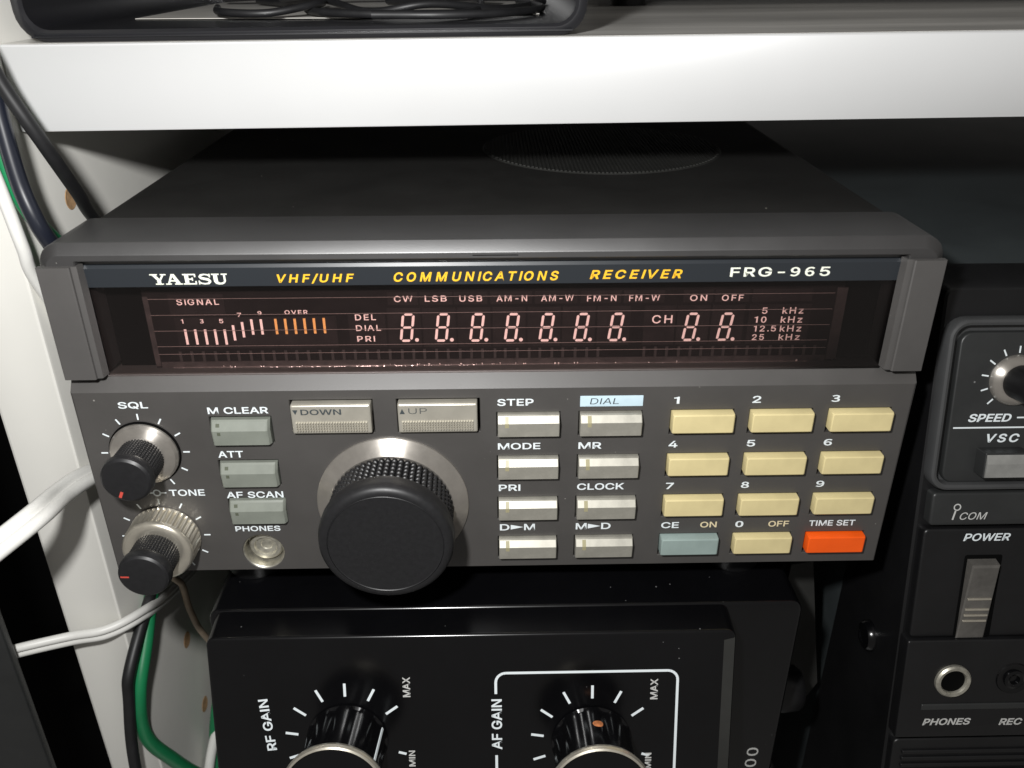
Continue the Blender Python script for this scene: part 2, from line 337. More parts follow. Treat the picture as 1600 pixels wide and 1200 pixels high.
def embolden(p, d, sgn):
    """the outline moved outwards by d, with mitred corners"""
    q = []
    p = [v for i, v in enumerate(p) if (Vector(v) - Vector(p[i - 1])).length > 0.008]
    for i, v in enumerate(p):                     # drop points on a straight run
        a, b = Vector(v) - Vector(p[i - 1]), Vector(p[(i + 1) % len(p)]) - Vector(v)
        if a.length > 1e-6 and abs(a.normalized().cross(b.normalized()) if b.length > 1e-6 else 0) > 0.01: q.append(Vector(v))
    out = []
    for i, v in enumerate(q):
        a, b = (v - q[i - 1]).normalized(), (q[(i + 1) % len(q)] - v).normalized()
        n1, n2 = Vector((a.y, -a.x)) * sgn, Vector((b.y, -b.x)) * sgn
        m = n1 + n2
        m = m / max(0.5, m.length_squared / 2) if m.length > 1e-3 else n1
        out.append(tuple(v + m * d))
    return out
def inside(pt, poly):
    c = False
    for a, b in zip(poly, poly[1:] + poly[:1]):
        if (a[1] > pt[1]) != (b[1] > pt[1]) and pt[0] < (b[0] - a[0]) * (pt[1] - a[1]) / (b[1] - a[1]) + a[0]: c = not c
    return c
def glyphs(s, bold=0.0, spacing=1.0, shear=0.0):
    """flat lettering: list of (vertices, faces), one per stroke layer, z = 0 or 1 for back and front"""
    key = (s, bold, spacing, shear)
    if key not in _tc:
        layers = {}; pen = 0.0
        for ch in s:
            if ch == ' ': pen += 0.20 * spacing; continue
            adv, outl = GLYPHS[ch]
            polys = [[tuple(int(v) / 1000 for v in q.split(',')) for q in c.split()] for c in outl]
            sgn = 1 if area(max(polys, key=lambda p: abs(area(p)))) > 0 else -1
            solid = [p for p in polys if area(p) * sgn > 0]
            for k, p in enumerate(solid):
                grp = [p] + [h for h in polys if area(h) * sgn < 0 and inside(h[0], p)]
                for c in grp:
                    layers.setdefault(k, []).append([(x + pen + shear * y, y) for x, y in embolden(c, bold, sgn)])
            pen += adv / 1000 * spacing
        out = []
        for k in sorted(layers):
            cu = bpy.data.curves.new('lettering_source', 'CURVE')
            cu.dimensions = '2D'; cu.fill_mode = 'BOTH'; cu.extrude = 0.01
            for pts in layers[k]:
                sp = cu.splines.new('POLY'); sp.points.add(len(pts) - 1); sp.use_cyclic_u = True
                for n_, (x, y) in enumerate(pts): sp.points[n_].co = (x, y, 0, 1)
            ob = bpy.data.objects.new('lettering_source', cu)
            me = bpy.data.meshes.new_from_object(ob)
            out.append(([tuple(v.co) for v in me.vertices], [tuple(p.vertices) for p in me.polygons]))
            bpy.data.objects.remove(ob); bpy.data.curves.remove(cu); bpy.data.meshes.remove(me)
        _tc[key] = out
    return _tc[key]
def text_mb(s, x, y, w, h, z=0.03, bold=0.016, spacing=1.0, shear=0.0, rot=0.0, thick=0.03):
    """lettering whose lower left corner is (x,y), w wide and h tall, lying at height z in a panel frame"""
    lay = glyphs(s, bold, spacing, shear)
    xs = [v[0] for vs, _ in lay for v in vs]; ys = [v[1] for vs, _ in lay for v in vs]
    sx = w / (max(xs) - min(xs)); sy = h / (max(ys) - min(ys))
    mb = MB(); c, sn = math.cos(rot), math.sin(rot)
    for k, (vs, fs) in enumerate(lay):
        out = []
        for a, b, d in vs:
            u, v = (a - min(xs)) * sx, (b - min(ys)) * sy
            out.append((x + c * u - sn * v, y + sn * u + c * v, z - 0.004 * k + (thick if d > 0 else 0)))
        mb.add(out, fs)
    return mb
def letter(name, s, x, y, w, h, material, parent, fr, **k):
    return text_mb(s, x, y, w, h, **k).build(name, material, parent, fr, smooth=0, origin=(x, y, k.get('z', 0.03)))

def spline(pts, n=10):
    P = [Vector(p) for p in pts]; P = [2 * P[0] - P[1]] + P + [2 * P[-1] - P[-2]]
    out = []
    for i in range(1, len(P) - 2):
        a, b, c, d = P[i - 1:i + 3]
        for k in range(n):
            t = k / n
            out.append(0.5 * ((2 * b) + (c - a) * t + (2 * a - 5 * b + 4 * c - d) * t * t + (3 * b - a - 3 * c + d) * t ** 3))
    out.append(P[-2]); return out
def sweep(pts, section, up=(0, 0, 1), n=10):
    C = spline(pts, n); rings = []
    N = Vector(up)
    for i, p in enumerate(C):
        T = (C[min(i + 1, len(C) - 1)] - C[max(i - 1, 0)]).normalized()
        N = (N - T * N.dot(T)).normalized(); B = T.cross(N)
        rings.append([tuple(p + N * a + B * b) for a, b in section])
    return MB().loft(rings)
def circle(r, n=16): return [(r * math.cos(2 * PI * i / n), r * math.sin(2 * PI * i / n)) for i in range(n)]
def twin(r):                                      # flat two-core flex
    pts = []
    for cx, a0 in ((0.95 * r, -PI * 0.88), (-0.95 * r, PI * 0.12)):
        for k in range(11):
            a = a0 + PI * 1.76 * k / 10
            pts.append((cx + r * math.cos(a), r * math.sin(a)))
    return pts

# ------------------------------------------------------------------ shelving
X_IN = -12.0                                      # inner face of the upright
SH_Y, SH_Z0, SH_Z1 = 29.0, 97.0, 114.6
TILT = Matrix.Translation(Vector((90, 0, 105))) @ Matrix.Rotation(-0.009, 4, 'Y') @ Matrix.Translation(Vector((-90, 0, -105)))
sb = MB().loft([[(x, SH_Y + dy, z) for x, z in rr(X_IN + 0.3, 620, SH_Z0 + i, SH_Z1 - i, 0.25, 2)] for dy, i in ((300, 0), (0.4, 0), (0.12, 0.12), (0, 0.4))]).build('shelf_board', 'shelf_white', None, TILT, origin=(190, SH_Y, SH_Z0))
MB().box(X_IN + 0.4, 620, SH_Y + 0.5, SH_Y + 299, SH_Z1 - 0.2, SH_Z1 + 0.06).build('top_surface', 'shelf_top', sb, TILT)
tag(sb, 'thick white lacquered shelf board just above the lit receiver', 'shelf')

up = thing('shelf_upright', 'cream white shelf side panel standing left of the receiver', 'shelf side', (-19, 17, -300))
MB().loft([[(x, 17 + dy, z) for x, z in rr(-27.4 + i, X_IN - i, -300, 320, 0.3, 2)] for dy, i in ((320, 0), (0.7, 0), (0.2, 0.2), (0, 0.7))]).build('side_board', 'upright', up)
for yy, zz in ((43.6, 78.0), (47.5, -4.6), (48.5, -36.6), (50.0, -68.6), (52.0, -99.8), (43.0, 140.0)):
    fr = frame((X_IN, yy, zz), (0, 1, 0), (0, 0, 1), (1, 0, 0))
    MB().lathe([(2.7, 0.0), (2.5, 0.12), (2.2, 0.06), (1.6, 0.03)], 24).build('pin_hole', 'mdf', up, fr)
lo = thing('lower_shelf', 'white lower shelf board carrying the two black receivers', 'shelf', (190, -20, -156))
MB().box(X_IN + 0.2, 620, -30, 320, -156, -138.5).build('board_core', 'shelf_white', lo)

dk = MB().loft([[(x, y, z) for x, y in rr(-190, -32.4, 0, 3, 0.8, 3)] for z in (-220, 60)]).build('dark_board', 'radio_panel', None, origin=(-110, 1.5, -220))
tag(dk, 'dark grey board edge at the lower left behind the thin cord', 'board')

cb = MB().loft([[(x, y, z) for x, z in rr(-420, -29, -220, 320, 3, 4)] for y in (400, 120)]).build('void_backing', 'hole', None, origin=(-220, 250, -220))  # plain black box added so the gap behind stays dark
tag(cb, 'black cabinet added to darken the gap beyond the shelf side panel', 'backing')

# ------------------------------------------------------------------ lower black receiver
lr = thing('black_receiver', 'glossy black receiver below, with two gain knobs seen from above', 'receiver', (92, 60, -138.5))
rg = []
for yy, i in [(250, 0)] + [(-4 + 1.1 * (1 - math.sin(k / 6 * PI / 2)), 1.1 * (1 - math.cos(k / 6 * PI / 2))) for k in range(7)]:
    rg.append([(x, yy, z) for x, z in rr(20.5 + i, 163.2 - i, -138.5 + i, -8.8 - i, 3.0, 5)])
MB().loft(rg).build('case', 'gloss_black', lr, smooth=45)
LB = panel_frame((0, -12, -10), 14)
up_l = Vector((0, math.sin(math.radians(14)), math.cos(math.radians(14))))
def lbw(x, s, z): return LB @ Vector((x, s, z))
ringA = rr(22.3, 145.0, -127, 0.35, 2.2, 5)
rg = []
rg.append([(x, -3.9, (lbw(x, s, 0)).z + 0.55) for x, s in ringA])
for k in range(7):
    a = k / 6 * PI / 2; i = 0.9 * (1 - math.cos(a))
    rg.append([tuple(lbw(x, s, -0.9 + 0.9 * math.sin(a))) for x, s in rr(22.3 + i, 145.0 - i, -127 + i, 0.35 - i, 2.2 - i, 5)])
MB().loft(rg).build('front_block', 'gloss_black', lr, smooth=45)
# flat satin strip, coloured lighter as a bevel catching light, down the right of the block
MB().poly([(142.1, -2.2), (144.6, -1.6), (144.6, -120), (142.1, -120)], -0.25, 0.02).build('lit_edge_strip', 'bracket', lr, LB)
for fx in ((30, 20), (150, 20), (30, 230), (150, 230)): pass
FOOTF = lambda y, z: frame((163.2, y, z), (0, 1, 0), (0, 0, 1), (1, 0, 0))
for yy, zz in ((12, -54), (225, -40), (225, -115), (12, -120)):
    MB().lathe([(6.8, 0), (6.6, 6), (6.2, 9.5), (5.2, 10.8), (3.0, 11.0), (2.6, 10.2)], 32).build('rubber_foot', 'satin_black', lr, FOOTF(yy, zz))
# folded tilt stand behind that foot
MB().poly([(171, -21), (177, -20), (196 - 10.5, -66), (182, -74), (170, -60)], 0, 3).build('tilt_stand', 'bracket', lr, panel_frame((0, 28, 0)))

def gain_knob(cx, cs, ptr, spot=None):
    fr = LB @ Matrix.Translation(Vector((cx, cs, 0)))
    k = MB()
    n = 120; rings = []
    for z, r, fl in ((0.15, 9.4, 0), (0.5, 9.6, 0), (0.9, 9.5, 1), (2, 9.4, 1), (8, 9.2, 1), (14.2, 9.0, 1), (15, 8.8, 0.6), (15.4, 9.6, 0), (16.0, 10.4, 0)):
        rings.append([((r - fl * 0.55 * (0.5 + 0.5 * math.cos(10 * a)) ** 2.2) * math.cos(a), (r - fl * 0.55 * (0.5 + 0.5 * math.cos(10 * a)) ** 2.2) * math.sin(a), z) for a in [2 * PI * i / n for i in range(n)]])
    k.loft(rings)
    kn = k.build('gain_knob', 'gloss_black', lr, fr)
    MB().lathe([(10.4, 16.0), (11.2, 16.4), (11.45, 17.2), (11.2, 17.9), (10.8, 18.15), (10.6, 17.8)], 72, cap1=False).build('chrome_ring', 'bright', kn, fr)
    MB().lathe([(10.7, 17.6), (10.4, 18.0), (9.6, 18.1), (0.5, 18.1)], 48).build('knob_cap', 'gloss_black', kn, fr)
    a = math.radians(90 - ptr)
    q = MB()
    q.loft([[(r * math.cos(a) - 0.28 * s * math.sin(a), r * math.sin(a) + 0.28 * s * math.cos(a), z) for (r, s) in ((8.6, -1), (r1, -1), (r1, 1), (8.6, 1))] for z, r1 in ((1.2, 9.56), (14, 9.16))])
    q.build('pointer', 'white_ink', kn, fr)
    if spot:
        a = math.radians(90 - spot)
        f2 = fr @ frame((8.9 * math.cos(a), 8.9 * math.sin(a), 6.2), (-math.sin(a), math.cos(a), 0), (0, 0, 1), (math.cos(a), math.sin(a), 0))
        MB().lathe([(1.25, -0.3), (1.2, 0.30), (0.9, 0.42)], 20).build('orange_spot', 'orange_spot', kn, f2)
    return kn
RFX, RFS, AFX, AFS = 53.6, -26.8, 111.6, -28.4
gain_knob(RFX, RFS, 66); gain_knob(AFX, AFS, 200, spot=4)
for cx, cs in ((RFX, RFS), (AFX, AFS)):
    t = MB()
    for d in range(-189, 136, 27):
        d_ = 54 - (d + 189)
        if d_ < -216: break
        a = math.radians(90 - d_)
        L = 15.0 if abs(d_) < 60 else 14.6
        t.bar2((cx + 11.6 * math.cos(a), cs + 11.6 * math.sin(a)), (cx + L * math.cos(a), cs + L * math.sin(a)), 0.62, 0.02, 0.05)
    a = math.radians(90 - 106)
    t.bar2((cx + 12.5 * math.cos(a), cs + 12.5 * math.sin(a)), (cx + 14.4 * math.cos(a), cs + 14.4 * math.sin(a)), 0.62, 0.02, 0.05)
    t.build('gain_scale', 'white_ink', lr, LB, smooth=0, origin=(cx, cs, 0))
V = PI / 2
letter('caption', 'RF GAIN', 36.9, -29.0, 13.6, 2.3, 'white_ink', lr, LB, rot=V + 0.10)
letter('caption', 'AF GAIN', 90.3, -30.0, 13.4, 2.5, 'white_ink', lr, LB, rot=V)
letter('caption', 'MAX', 68.9, -15.6, 5.2, 1.75, 'legend', lr, LB, rot=V)
letter('caption', 'MIN', 69.5, -34.2, 4.3, 1.5, 'legend', lr, LB, rot=V)
letter('caption', 'MAX', 127.0, -17.3, 5.4, 1.75, 'legend', lr, LB, rot=V)
letter('caption', 'MIN', 126.0, -36.0, 4.3, 1.5, 'legend', lr, LB, rot=V)
letter('caption', '000', 158.7, -70.4, 11.8, 3.1, 'legend', lr, panel_frame((0, -4, 0)), rot=V, bold=0.0)
ln = MB()
x0, x1, s1, r, w = 88.9, 131.6, -9.8, 2.4, 0.62
def lseg(a, b): ln.bar2(a, b, w, 0.02, 0.05)
lseg((x0, -15.2), (x0, s1 - r)); lseg((x0 + r, s1), (x1 - r, s1)); lseg((x1, s1 - r), (x1, -75)); lseg((x0, -31.6), (x0, -75))
for cx, a0 in ((x0 + r, PI / 2), (x1 - r, 0)):
    for k in range(6):
        a, b = a0 + PI / 2 * k / 6, a0 + PI / 2 * (k + 1) / 6
        lseg((cx + r * math.cos(a), s1 - r + r * math.sin(a)), (cx + r * math.cos(b), s1 - r + r * math.sin(b)))
ln.build('gain_outline', 'white_ink', lr, LB, smooth=0, origin=(110, -30, 0))

# ------------------------------------------------------------------ black receiver on the right
rrx = thing('tall_receiver', 'dark grey receiver on the right with speed knob and power lever', 'receiver', (290, 100, -138.5))
RP = panel_frame((0, 4.5, 24), 11)
XR = 400
def rpw(x, s, z): return tuple(RP @ Vector((x, s, z)))
outl = rr(189.6, XR, -164, 41.2, 2.0, 4)
fr_y = 30
inl = rr(189.9, XR - 0.3, -163.7, 40.9, 1.8, 4)
MB().loft([[(x, 250, rpw(x, s, -2.5)[2]) for x, s in inl], [(x, fr_y, rpw(x, s, -2.5)[2]) for x, s in inl]]).build('case', 'radio_case', rrx)
rg = [[(x, fr_y + 1, rpw(x, s, -2.5)[2]) for x, s in outl], [rpw(x, s, -2.5) for x, s in outl], [rpw(x, s, -2.0) for x, s in rr(190.1, XR - 0.5, -163.5, 40.7, 1.6, 4)]]
MB().loft(rg).build('front_moulding', 'satin_black', rrx)
# upper frame
fo = lambda i, z: [(*p, z) for p in rr(189.9 + i, XR - 2 - i, -6.0 + i, 34.9 - i, max(0.3, 4.6 - i), 6)]
MB().loft([fo(0, -2.1), fo(0, 0.3), fo(0.35, 0.9), fo(0.9, 1.1), fo(1.5, 0.9), fo(1.8, 0.4), fo(1.9, -1.7)], cap1=True).build('panel_frame', 'frame_grey', rrx, RP)
MB().rbox(193.3, XR - 6, -4.3, 31.6, -1.75, 0.0, 2.6, 0.5).build('tape_panel', 'radio_panel', rrx, RP)
MB().rbox(191.4, XR - 4, -14.9, -6.5, -2.1, 0.9, 1.0, 0.7).build('brand_strip', 'radio_panel', rrx, RP)
MB().rbox(190.6, XR - 4, -45.0, -15.8, -2.1, 0.7, 1.2, 0.7).build('power_panel', 'satin_black', rrx, RP)
MB().rbox(189.8, XR - 4, -73.0, -45.1, -2.1, 1.9, 0.6, 0.5).build('jack_panel', 'satin_black', rrx, RP)
MB().rbox(195.2, XR - 8, -64.7, -63.0, 1.7, 2.3, 0.3, 0.3).build('jack_rib', 'radio_panel', rrx, RP)
g = MB().rbox(190.2, XR - 4, -160, -74.4, -2.1, 0.6, 1.6, 0.6)
g.build('speaker_frame', 'satin_black', rrx, RP)
g = MB()
for k in range(40):
    s = -78.0 - k * 2.0
    g.rbox(192.6, XR - 8, s - 0.55, s + 0.55, 0.5, 1.3, 0.2, 0.3)
g.build('speaker_grille', 'satin_black', rrx, RP)
# speed knob
KX, KS = 206.9, 20.5
kf = RP @ Matrix.Translation(Vector((KX, KS, 0)))
sk = MB().lathe([(5.9, 0.0), (5.9, 0.5), (5.5, 1.2), (4.4, 1.9), (4.0, 2.0)], 64).build('speed_knob', 'chrome', rrx, kf)
MB().lathe([(4.0, 1.8), (3.9, 2.2), (3.85, 8.6), (3.6, 9.2), (2.2, 9.35)], 48).build('grip', 'satin_black', sk, kf)
a = math.radians(90 - 305)
MB().bar2((0.2 * math.cos(a), 0.2 * math.sin(a)), (3.1 * math.cos(a), 3.1 * math.sin(a)), 0.45, 9.3, 9.42).build('pointer', 'white_ink', sk, kf, smooth=0)
t = MB()
for d in range(-135, 136, 27):
    a = math.radians(90 - d)
    t.bar2((KX + 6.3 * math.cos(a), KS + 6.3 * math.sin(a)), (KX + 7.9 * math.cos(a), KS + 7.9 * math.sin(a)), 0.34, 0.02, 0.05)
t.build('speed_scale', 'white_ink', rrx, RP, smooth=0, origin=(KX, KS, 0))
letter('caption', 'SPEED', 197.5, 10.6, 9.9, 1.95, 'white_ink', rrx, RP, shear=0.2, bold=0.02)
MB().box(208.7, 214, 11.4, 11.75, 0.02, 0.05).build('caption_rule', 'white_ink', rrx, RP, smooth=0)
MB().box(194.3, 240, 9.05, 9.4, 0.02, 0.05).build('caption_rule', 'white_ink', rrx, RP, smooth=0)
letter('caption', 'VSC', 202.4, 5.6, 7.6, 2.1, 'white_ink', rrx, RP, shear=0.2, bold=0.02, spacing=1.25)
vb = MB().rbox(200.5, 210.9, -1.7, 4.4, -1.0, 3.9, 0.3, 0.2).build('press_button', 'radio_panel', rrx, RP)
MB().loft([[(x, y, z) for y, z in ((-1.5, 3.8), (-1.4, 4.25), (1.9, 4.45), (3.9, 3.7 + 0.25), (4.1, 3.8))] for x in (200.8, 210.6)]).build('button_cap', 'steel', vb, RP, smooth=15)
letter('brand_lettering', 'COM', 198.4, -13.3, 6.5, 1.85, 'legend', rrx, RP, z=0.93, shear=0.25, bold=0.0)
b = MB(); b.bar2((196.75, -13.3), (197.2, -11.0), 0.38, 0.93, 0.96)
for k in range(20):
    a, c_ = 2 * PI * k / 20, 2 * PI * (k + 1) / 20
    b.bar2((197.5 + 0.75 * math.cos(a), -10.1 + 0.75 * math.sin(a)), (197.5 + 0.75 * math.cos(c_), -10.1 + 0.75 * math.sin(c_)), 0.28, 0.93, 0.96)
b.build('brand_lettering', 'legend', rrx, RP, smooth=0, origin=(197, -12, 0.9))
letter('caption', 'POWER', 200.2, -18.95, 11.2, 1.95, 'white_ink', rrx, RP, z=0.73, shear=0.2, bold=0.013)
pw = MB()
pw.loft([[(201.9, -45.0, 0.6), (208.7, -45.0, 0.6), (208.7, -23.6, 0.6), (201.9, -23.6, 0.6)],
         [(201.9, -45.0, 0.9), (208.7, -45.0, 0.9), (208.6, -24.2, 3.0), (202.0, -24.2, 3.0)],
         [(202.2, -44.8, 1.1), (208.4, -44.8, 1.1), (208.3, -24.8, 3.3), (202.3, -24.8, 3.3)]])
lev = pw.build('power_lever', 'lever', rrx, RP, smooth=20)
rb = MB()
for s_ in (-33.5, -36.5, -38.2, -39.8):
    z_ = 1.1 + (s_ + 44.8) / 20.0 * 2.2
    rb.rbox(202.4, 208.2, s_ - 0.28, s_ + 0.28, z_ - 0.5, z_ + 0.35, 0.1, 0.2)
rb.build('lever_ridge', 'bright', lev, RP)
MB().rbox(201.2, 210.3, -44.8, -22.6, 0.6, 0.78, 0.6, 0.1).build('lever_slot', 'hole', rrx, RP)
jf = RP @ Matrix.Translation(Vector((202.1, -56.3, 1.9)))
MB().lathe([(4.45, 0), (4.4, 0.7), (4.0, 1.1), (3.3, 1.0), (3.05, 0.5), (3.0, -0.2)], 48, cap1=False).build('headphone_jack', 'brass', rrx, jf)
MB().lathe([(3.04, 0.25), (0.05, 0.06)], 32).build('jack_hole', 'hole', rrx, jf)
jf = RP @ Matrix.Translation(Vector((217.3, -56.0, 1.9)))
MB().lathe([(4.3, 0.0), (4.1, 0.35), (3.4, 0.25), (2.6, 0.3), (2.5, 0.8), (1.9, 1.1), (1.3, 0.8), (1.2, 0.1)], 40).build('record_jack', 'gloss_black', rrx, jf)
letter('caption', 'PHONES', 196.2, -69.3, 12.2, 1.95, 'legend', rrx, RP, z=1.93, shear=0.2, bold=0.02)
letter('caption', 'REC', 215.7, -69.6, 5.9, 1.95, 'legend', rrx, RP, z=1.93, shear=0.2, bold=0.02)
sf = frame((189.6, 10.5, -33.5), (0, -1, 0), (0, 0, 1), (-1, 0, 0))
MB().lathe([(4.2, 0), (4.1, 1.1), (3.4, 2.0), (1.6, 2.4), (1.2, 2.0)], 32).build('side_screw', 'gloss_black', rrx, sf)

# ------------------------------------------------------------------ the receiver in the middle
yr = thing('communications_receiver', 'grey communications receiver with wide display window and keypad', 'receiver', (90, 110, -9))
PF = panel_frame((0, 0, 0))
rg = []
for yy, i in ((222, 0), (19.4, 0), (18.7, 0.6)):
    rg.append([(x, yy, z) for x, z in rr(2.6 + i, 177.4 - i, 1.2 + i, 79.7 - i, 3.6, 6)])
case = MB().loft(rg).build('case', 'case', yr)
# speaker grille: round patch of fine raised wires on top of the case
g = MB(); gx, gy, gr = 121, 91.5, 34.5
g.lathe([(gr, 0), (gr - 0.4, 0.25), (gr - 1.0, 0.12)], 96)
for k in range(-33, 34):
    xx = k * 1.05
    h = math.sqrt(max(0, (gr - 0.8) ** 2 - xx ** 2))
    if h > 1: g.box(xx - 0.3, xx + 0.3, -h, h, 0.13, 0.42)
g.build('speaker_grille', 'bracket', case, Matrix.Translation(Vector((gx, gy, 79.7))))
for fx, fy in ((28, 14), (150, 14), (28, 205), (150, 205)):
    MB().lathe([(6.5, -10.2), (6.8, -9.4), (7.0, 0)], 32, cap0=True).build('foot', 'satin_black', yr, Matrix.Translation(Vector((fx, fy, 1.3))))
# moulded front frame (arch): outer side, chamfer, face, window reveal, back
def arch(xa, xb, zt, r, n=7, zb=51.05):
    p = [(xa, zb), (xa, zt - r)]
    for k in range(1, n):
        a = PI - PI / 2 * k / n; p.append((xa + r + r * math.cos(a), zt - r + r * math.sin(a)))
    p += [(xa + r, zt), (xb - r, zt)]
    for k in range(1, n):
        a = PI / 2 - PI / 2 * k / n; p.append((xb - r + r * math.cos(a), zt - r + r * math.sin(a)))
    p += [(xb, zt - r), (xb, zb)]
    return p
rg = [[(x, y, z) for x, z in arch(a, b_, zt, r)] for y, a, b_, zt, r in
      ((19.0, 0.0, 180.0, 80.0, 4.6), (1.9, 0.0, 180.0, 80.0, 4.6), (1.7, 0.1, 179.9, 79.9, 4.5), (0.1, 1.7, 178.3, 78.0, 3.0), (0.0, 1.9, 178.1, 77.8, 2.8),
       (0.0, 7.4, 172.6, 76.7, 0.4), (0.3, 7.6, 172.4, 76.45, 0.4), (2.3, 7.8, 172.2, 76.1, 0.4), (2.4, 7.8, 172.2, 75.3, 0.4), (9.5, 7.8, 172.2, 75.3, 0.4))]
bez = MB().loft(rg, cap0=False, cap1=False, closed=False).build('front_frame', 'bezel', yr, smooth=16)
MB().box(7.85, 172.15, 9.2, 9.6, 44, 75.2).build('display_back', 'slot', yr)
# posts at both ends of the window
for sgn, x_ in ((1, 0.0), (-1, 180.0)):
    q = MB()
    X = lambda v: x_ + sgn * v
    sect = [(0.3, 0.4), (0.3, -0.9), (0.55, -1.2), (6.6, -1.2), (6.85, -1.0), (6.9, -0.45), (7.15, -0.45), (8.0, -0.3), (8.3, 1.9)]
    q.loft([[(X(a), y, z) for a, y in sect] for z in (51.4, 75.7)])
    q.build('bezel_post', 'post', bez, smooth=20)
MB().box(85.5, 94.5, -0.05, 0.2, 77.15, 77.32).build('seam_mark', 'slot', bez, smooth=0)

# --- lower panel with real button openings
holes = []
COLN = [127.45 + i * 17.21 for i in range(3)]
ROWZ = [35.82 - j * 10.99 for j in range(4)]
COLF = [89.72, 107.5]
for z in ROWZ:
    for x in COLN: holes.append((x, x + 14.1, z, z + 6.35))
    for x in COLF: holes.append((x, x + 14.0, z, z + 6.3))
OPT = [34.9, 23.95, 14.05]
OPX = [(28.0, 41.5), (28.2, 41.6), (28.8, 41.9)]
for (a, b_), z in zip(OPX, OPT): holes.append((a, b_, z, z + 6.9))
TUN = [(45.6, 63.5), (68.3, 86.4)]
for a, b_ in TUN: holes.append((a, b_, 37.2, 45.6))
JK = (29.85, 40.15, 0.4, 10.7)
holes.append(JK)
PX0, PX1, PZ0, PZ1 = 0.45, 179.55, 0.45, 47.75
xs = sorted({PX0, PX1} | {h[0] for h in holes} | {h[1] for h in holes})
zs = sorted({PZ0, PZ1} | {h[2] for h in holes} | {h[3] for h in holes})
mb = MB(); idx = {}
def vid(x, z):
    k = (x, z)
    if k not in idx: idx[k] = len(mb.v); mb.v.append((x, z, 0.0))
    return idx[k]
for i in range(len(xs) - 1):
    for j in range(len(zs) - 1):
        cx, cz = (xs[i] + xs[i + 1]) / 2, (zs[j] + zs[j + 1]) / 2
        if any(h[0] < cx < h[1] and h[2] < cz < h[3] for h in holes): continue
        mb.f.append((vid(xs[i], zs[j]), vid(xs[i + 1], zs[j]), vid(xs[i + 1], zs[j + 1]), vid(xs[i], zs[j + 1])))
for h in holes[:-1]:
    r0 = [(h[0], h[2], 0.0), (h[1], h[2], 0.0), (h[1], h[3], 0.0), (h[0], h[3], 0.0)]
    r1 = [(h[0] + 0.12, h[2] + 0.12, -0.2), (h[1] - 0.12, h[2] + 0.12, -0.2), (h[1] - 0.12, h[3] - 0.12, -0.2), (h[0] + 0.12, h[3] - 0.12, -0.2)]
    r2 = [(x, y, -2.6) for x, y, _ in r1]
    mb.loft([r0, r1, r2], cap0=False, cap1=False)
# socket well for the headphone jack: square opening filled with a plate that has a round sunken well
h = JK; cx, cz, n = (h[0] + h[1]) / 2, (h[2] + h[3]) / 2, 48
sq, ci, ci2, wl = [], [], [], []
for k in range(n):
    a = 2 * PI * k / n; ca, sa = math.cos(a), math.sin(a)
    m_ = max(abs(ca) / ((h[1] - h[0]) / 2), abs(sa) / ((h[3] - h[2]) / 2))
    sq.append((cx + ca / m_, cz + sa / m_, 0.0)); ci.append((cx + 4.95 * ca, cz + 4.95 * sa, 0.0))
    ci2.append((cx + 4.8 * ca, cz + 4.8 * sa, -0.15)); wl.append((cx + 4.4 * ca, cz + 4.4 * sa, -3.6))
mb.loft([sq, ci, ci2], cap0=False, cap1=False)
# rim: small chamfers all round, bright sloping ledge along the top, and the sides of the moulding
e = [(PX0, PZ0), (PX1, PZ0), (PX1, PZ1), (PX0, PZ1)]
mb.loft([[(x, z, 0.0) for x, z in e], [(0.1, 0.1, -0.35), (179.9, 0.1, -0.35), (179.9, 47.9, -0.12), (0.1, 47.9, -0.12)],
         [(0.0, 0.0, -0.7), (180, 0.0, -0.7), (180, 50.75, -2.5), (0.0, 50.75, -2.5)],
         [(0.0, 0.0, -3.0), (180, 0.0, -3.0), (180, 50.9, -3.0), (0.0, 50.9, -3.0)],
         [(0.0, 0.0, -19), (180, 0.0, -19), (180, 48.0, -19), (0.0, 48.0, -19)]], cap0=False, cap1=False)
lp = mb.build('lower_panel', 'panel', yr, PF, smooth=12)
MB().box(0.6, 179.4, 0.6, 47, -4.4, -4.0).build('panel_back', 'slot', lp, PF)
MB().lathe([(4.78, -0.15), (4.55, -0.4), (4.35, -3.6), (3.6, -3.8)], 48, cx, cz).build('jack_well', 'brass', lp, PF)

caps = [('SQL', 9.4, 43.85, 6.3, 1.69), ('M CLEAR', 28.1, 42.4, 12.9, 1.6), ('ATT', 28.6, 31.45, 5.5, 1.66), ('AF SCAN', 28.8, 20.7, 12.75, 1.72), ('PHONES', 29.4, 11.5, 10.3, 1.44),
        ('TONE', 16.15, 21.5, 7.9, 1.70), ('STEP', 90.0, 43.55, 7.8, 1.68), ('MODE', 90.05, 32.62, 9.35, 1.64), ('MR', 107.8, 32.56, 5.1, 1.66), ('PRI', 90.15, 21.68, 4.86, 1.7),
        ('CLOCK', 107.85, 21.7, 10.65, 1.73), ('CE', 127.8, 10.7, 4.1, 1.7), ('0', 145.1, 10.7, 1.9, 1.75), ('TIME SET', 162.4, 10.75, 10.8, 1.6)]
for s, x, z, w, hh in caps: letter('caption', s, x, z, w, hh, 'white_ink', lp, PF, bold=0.013)
for s, x, z, w in (('1', 128.0, 43.6, 1.2), ('2', 145.0, 43.6, 1.85), ('3', 162.1, 43.6, 1.9), ('4', 127.75, 32.62, 1.95), ('5', 145.1, 32.62, 1.85), ('6', 162.2, 32.62, 1.9), ('7', 128.0, 21.62, 1.8), ('8', 145.1, 21.64, 1.9), ('9', 162.25, 21.66, 1.9)):
    letter('caption', s, x, z, w, 1.68, 'white_ink', lp, PF, bold=0.013)
letter('caption', 'ON', 136.9, 10.75, 3.85, 1.62, 'cream_ink', lp, PF, bold=0.013)
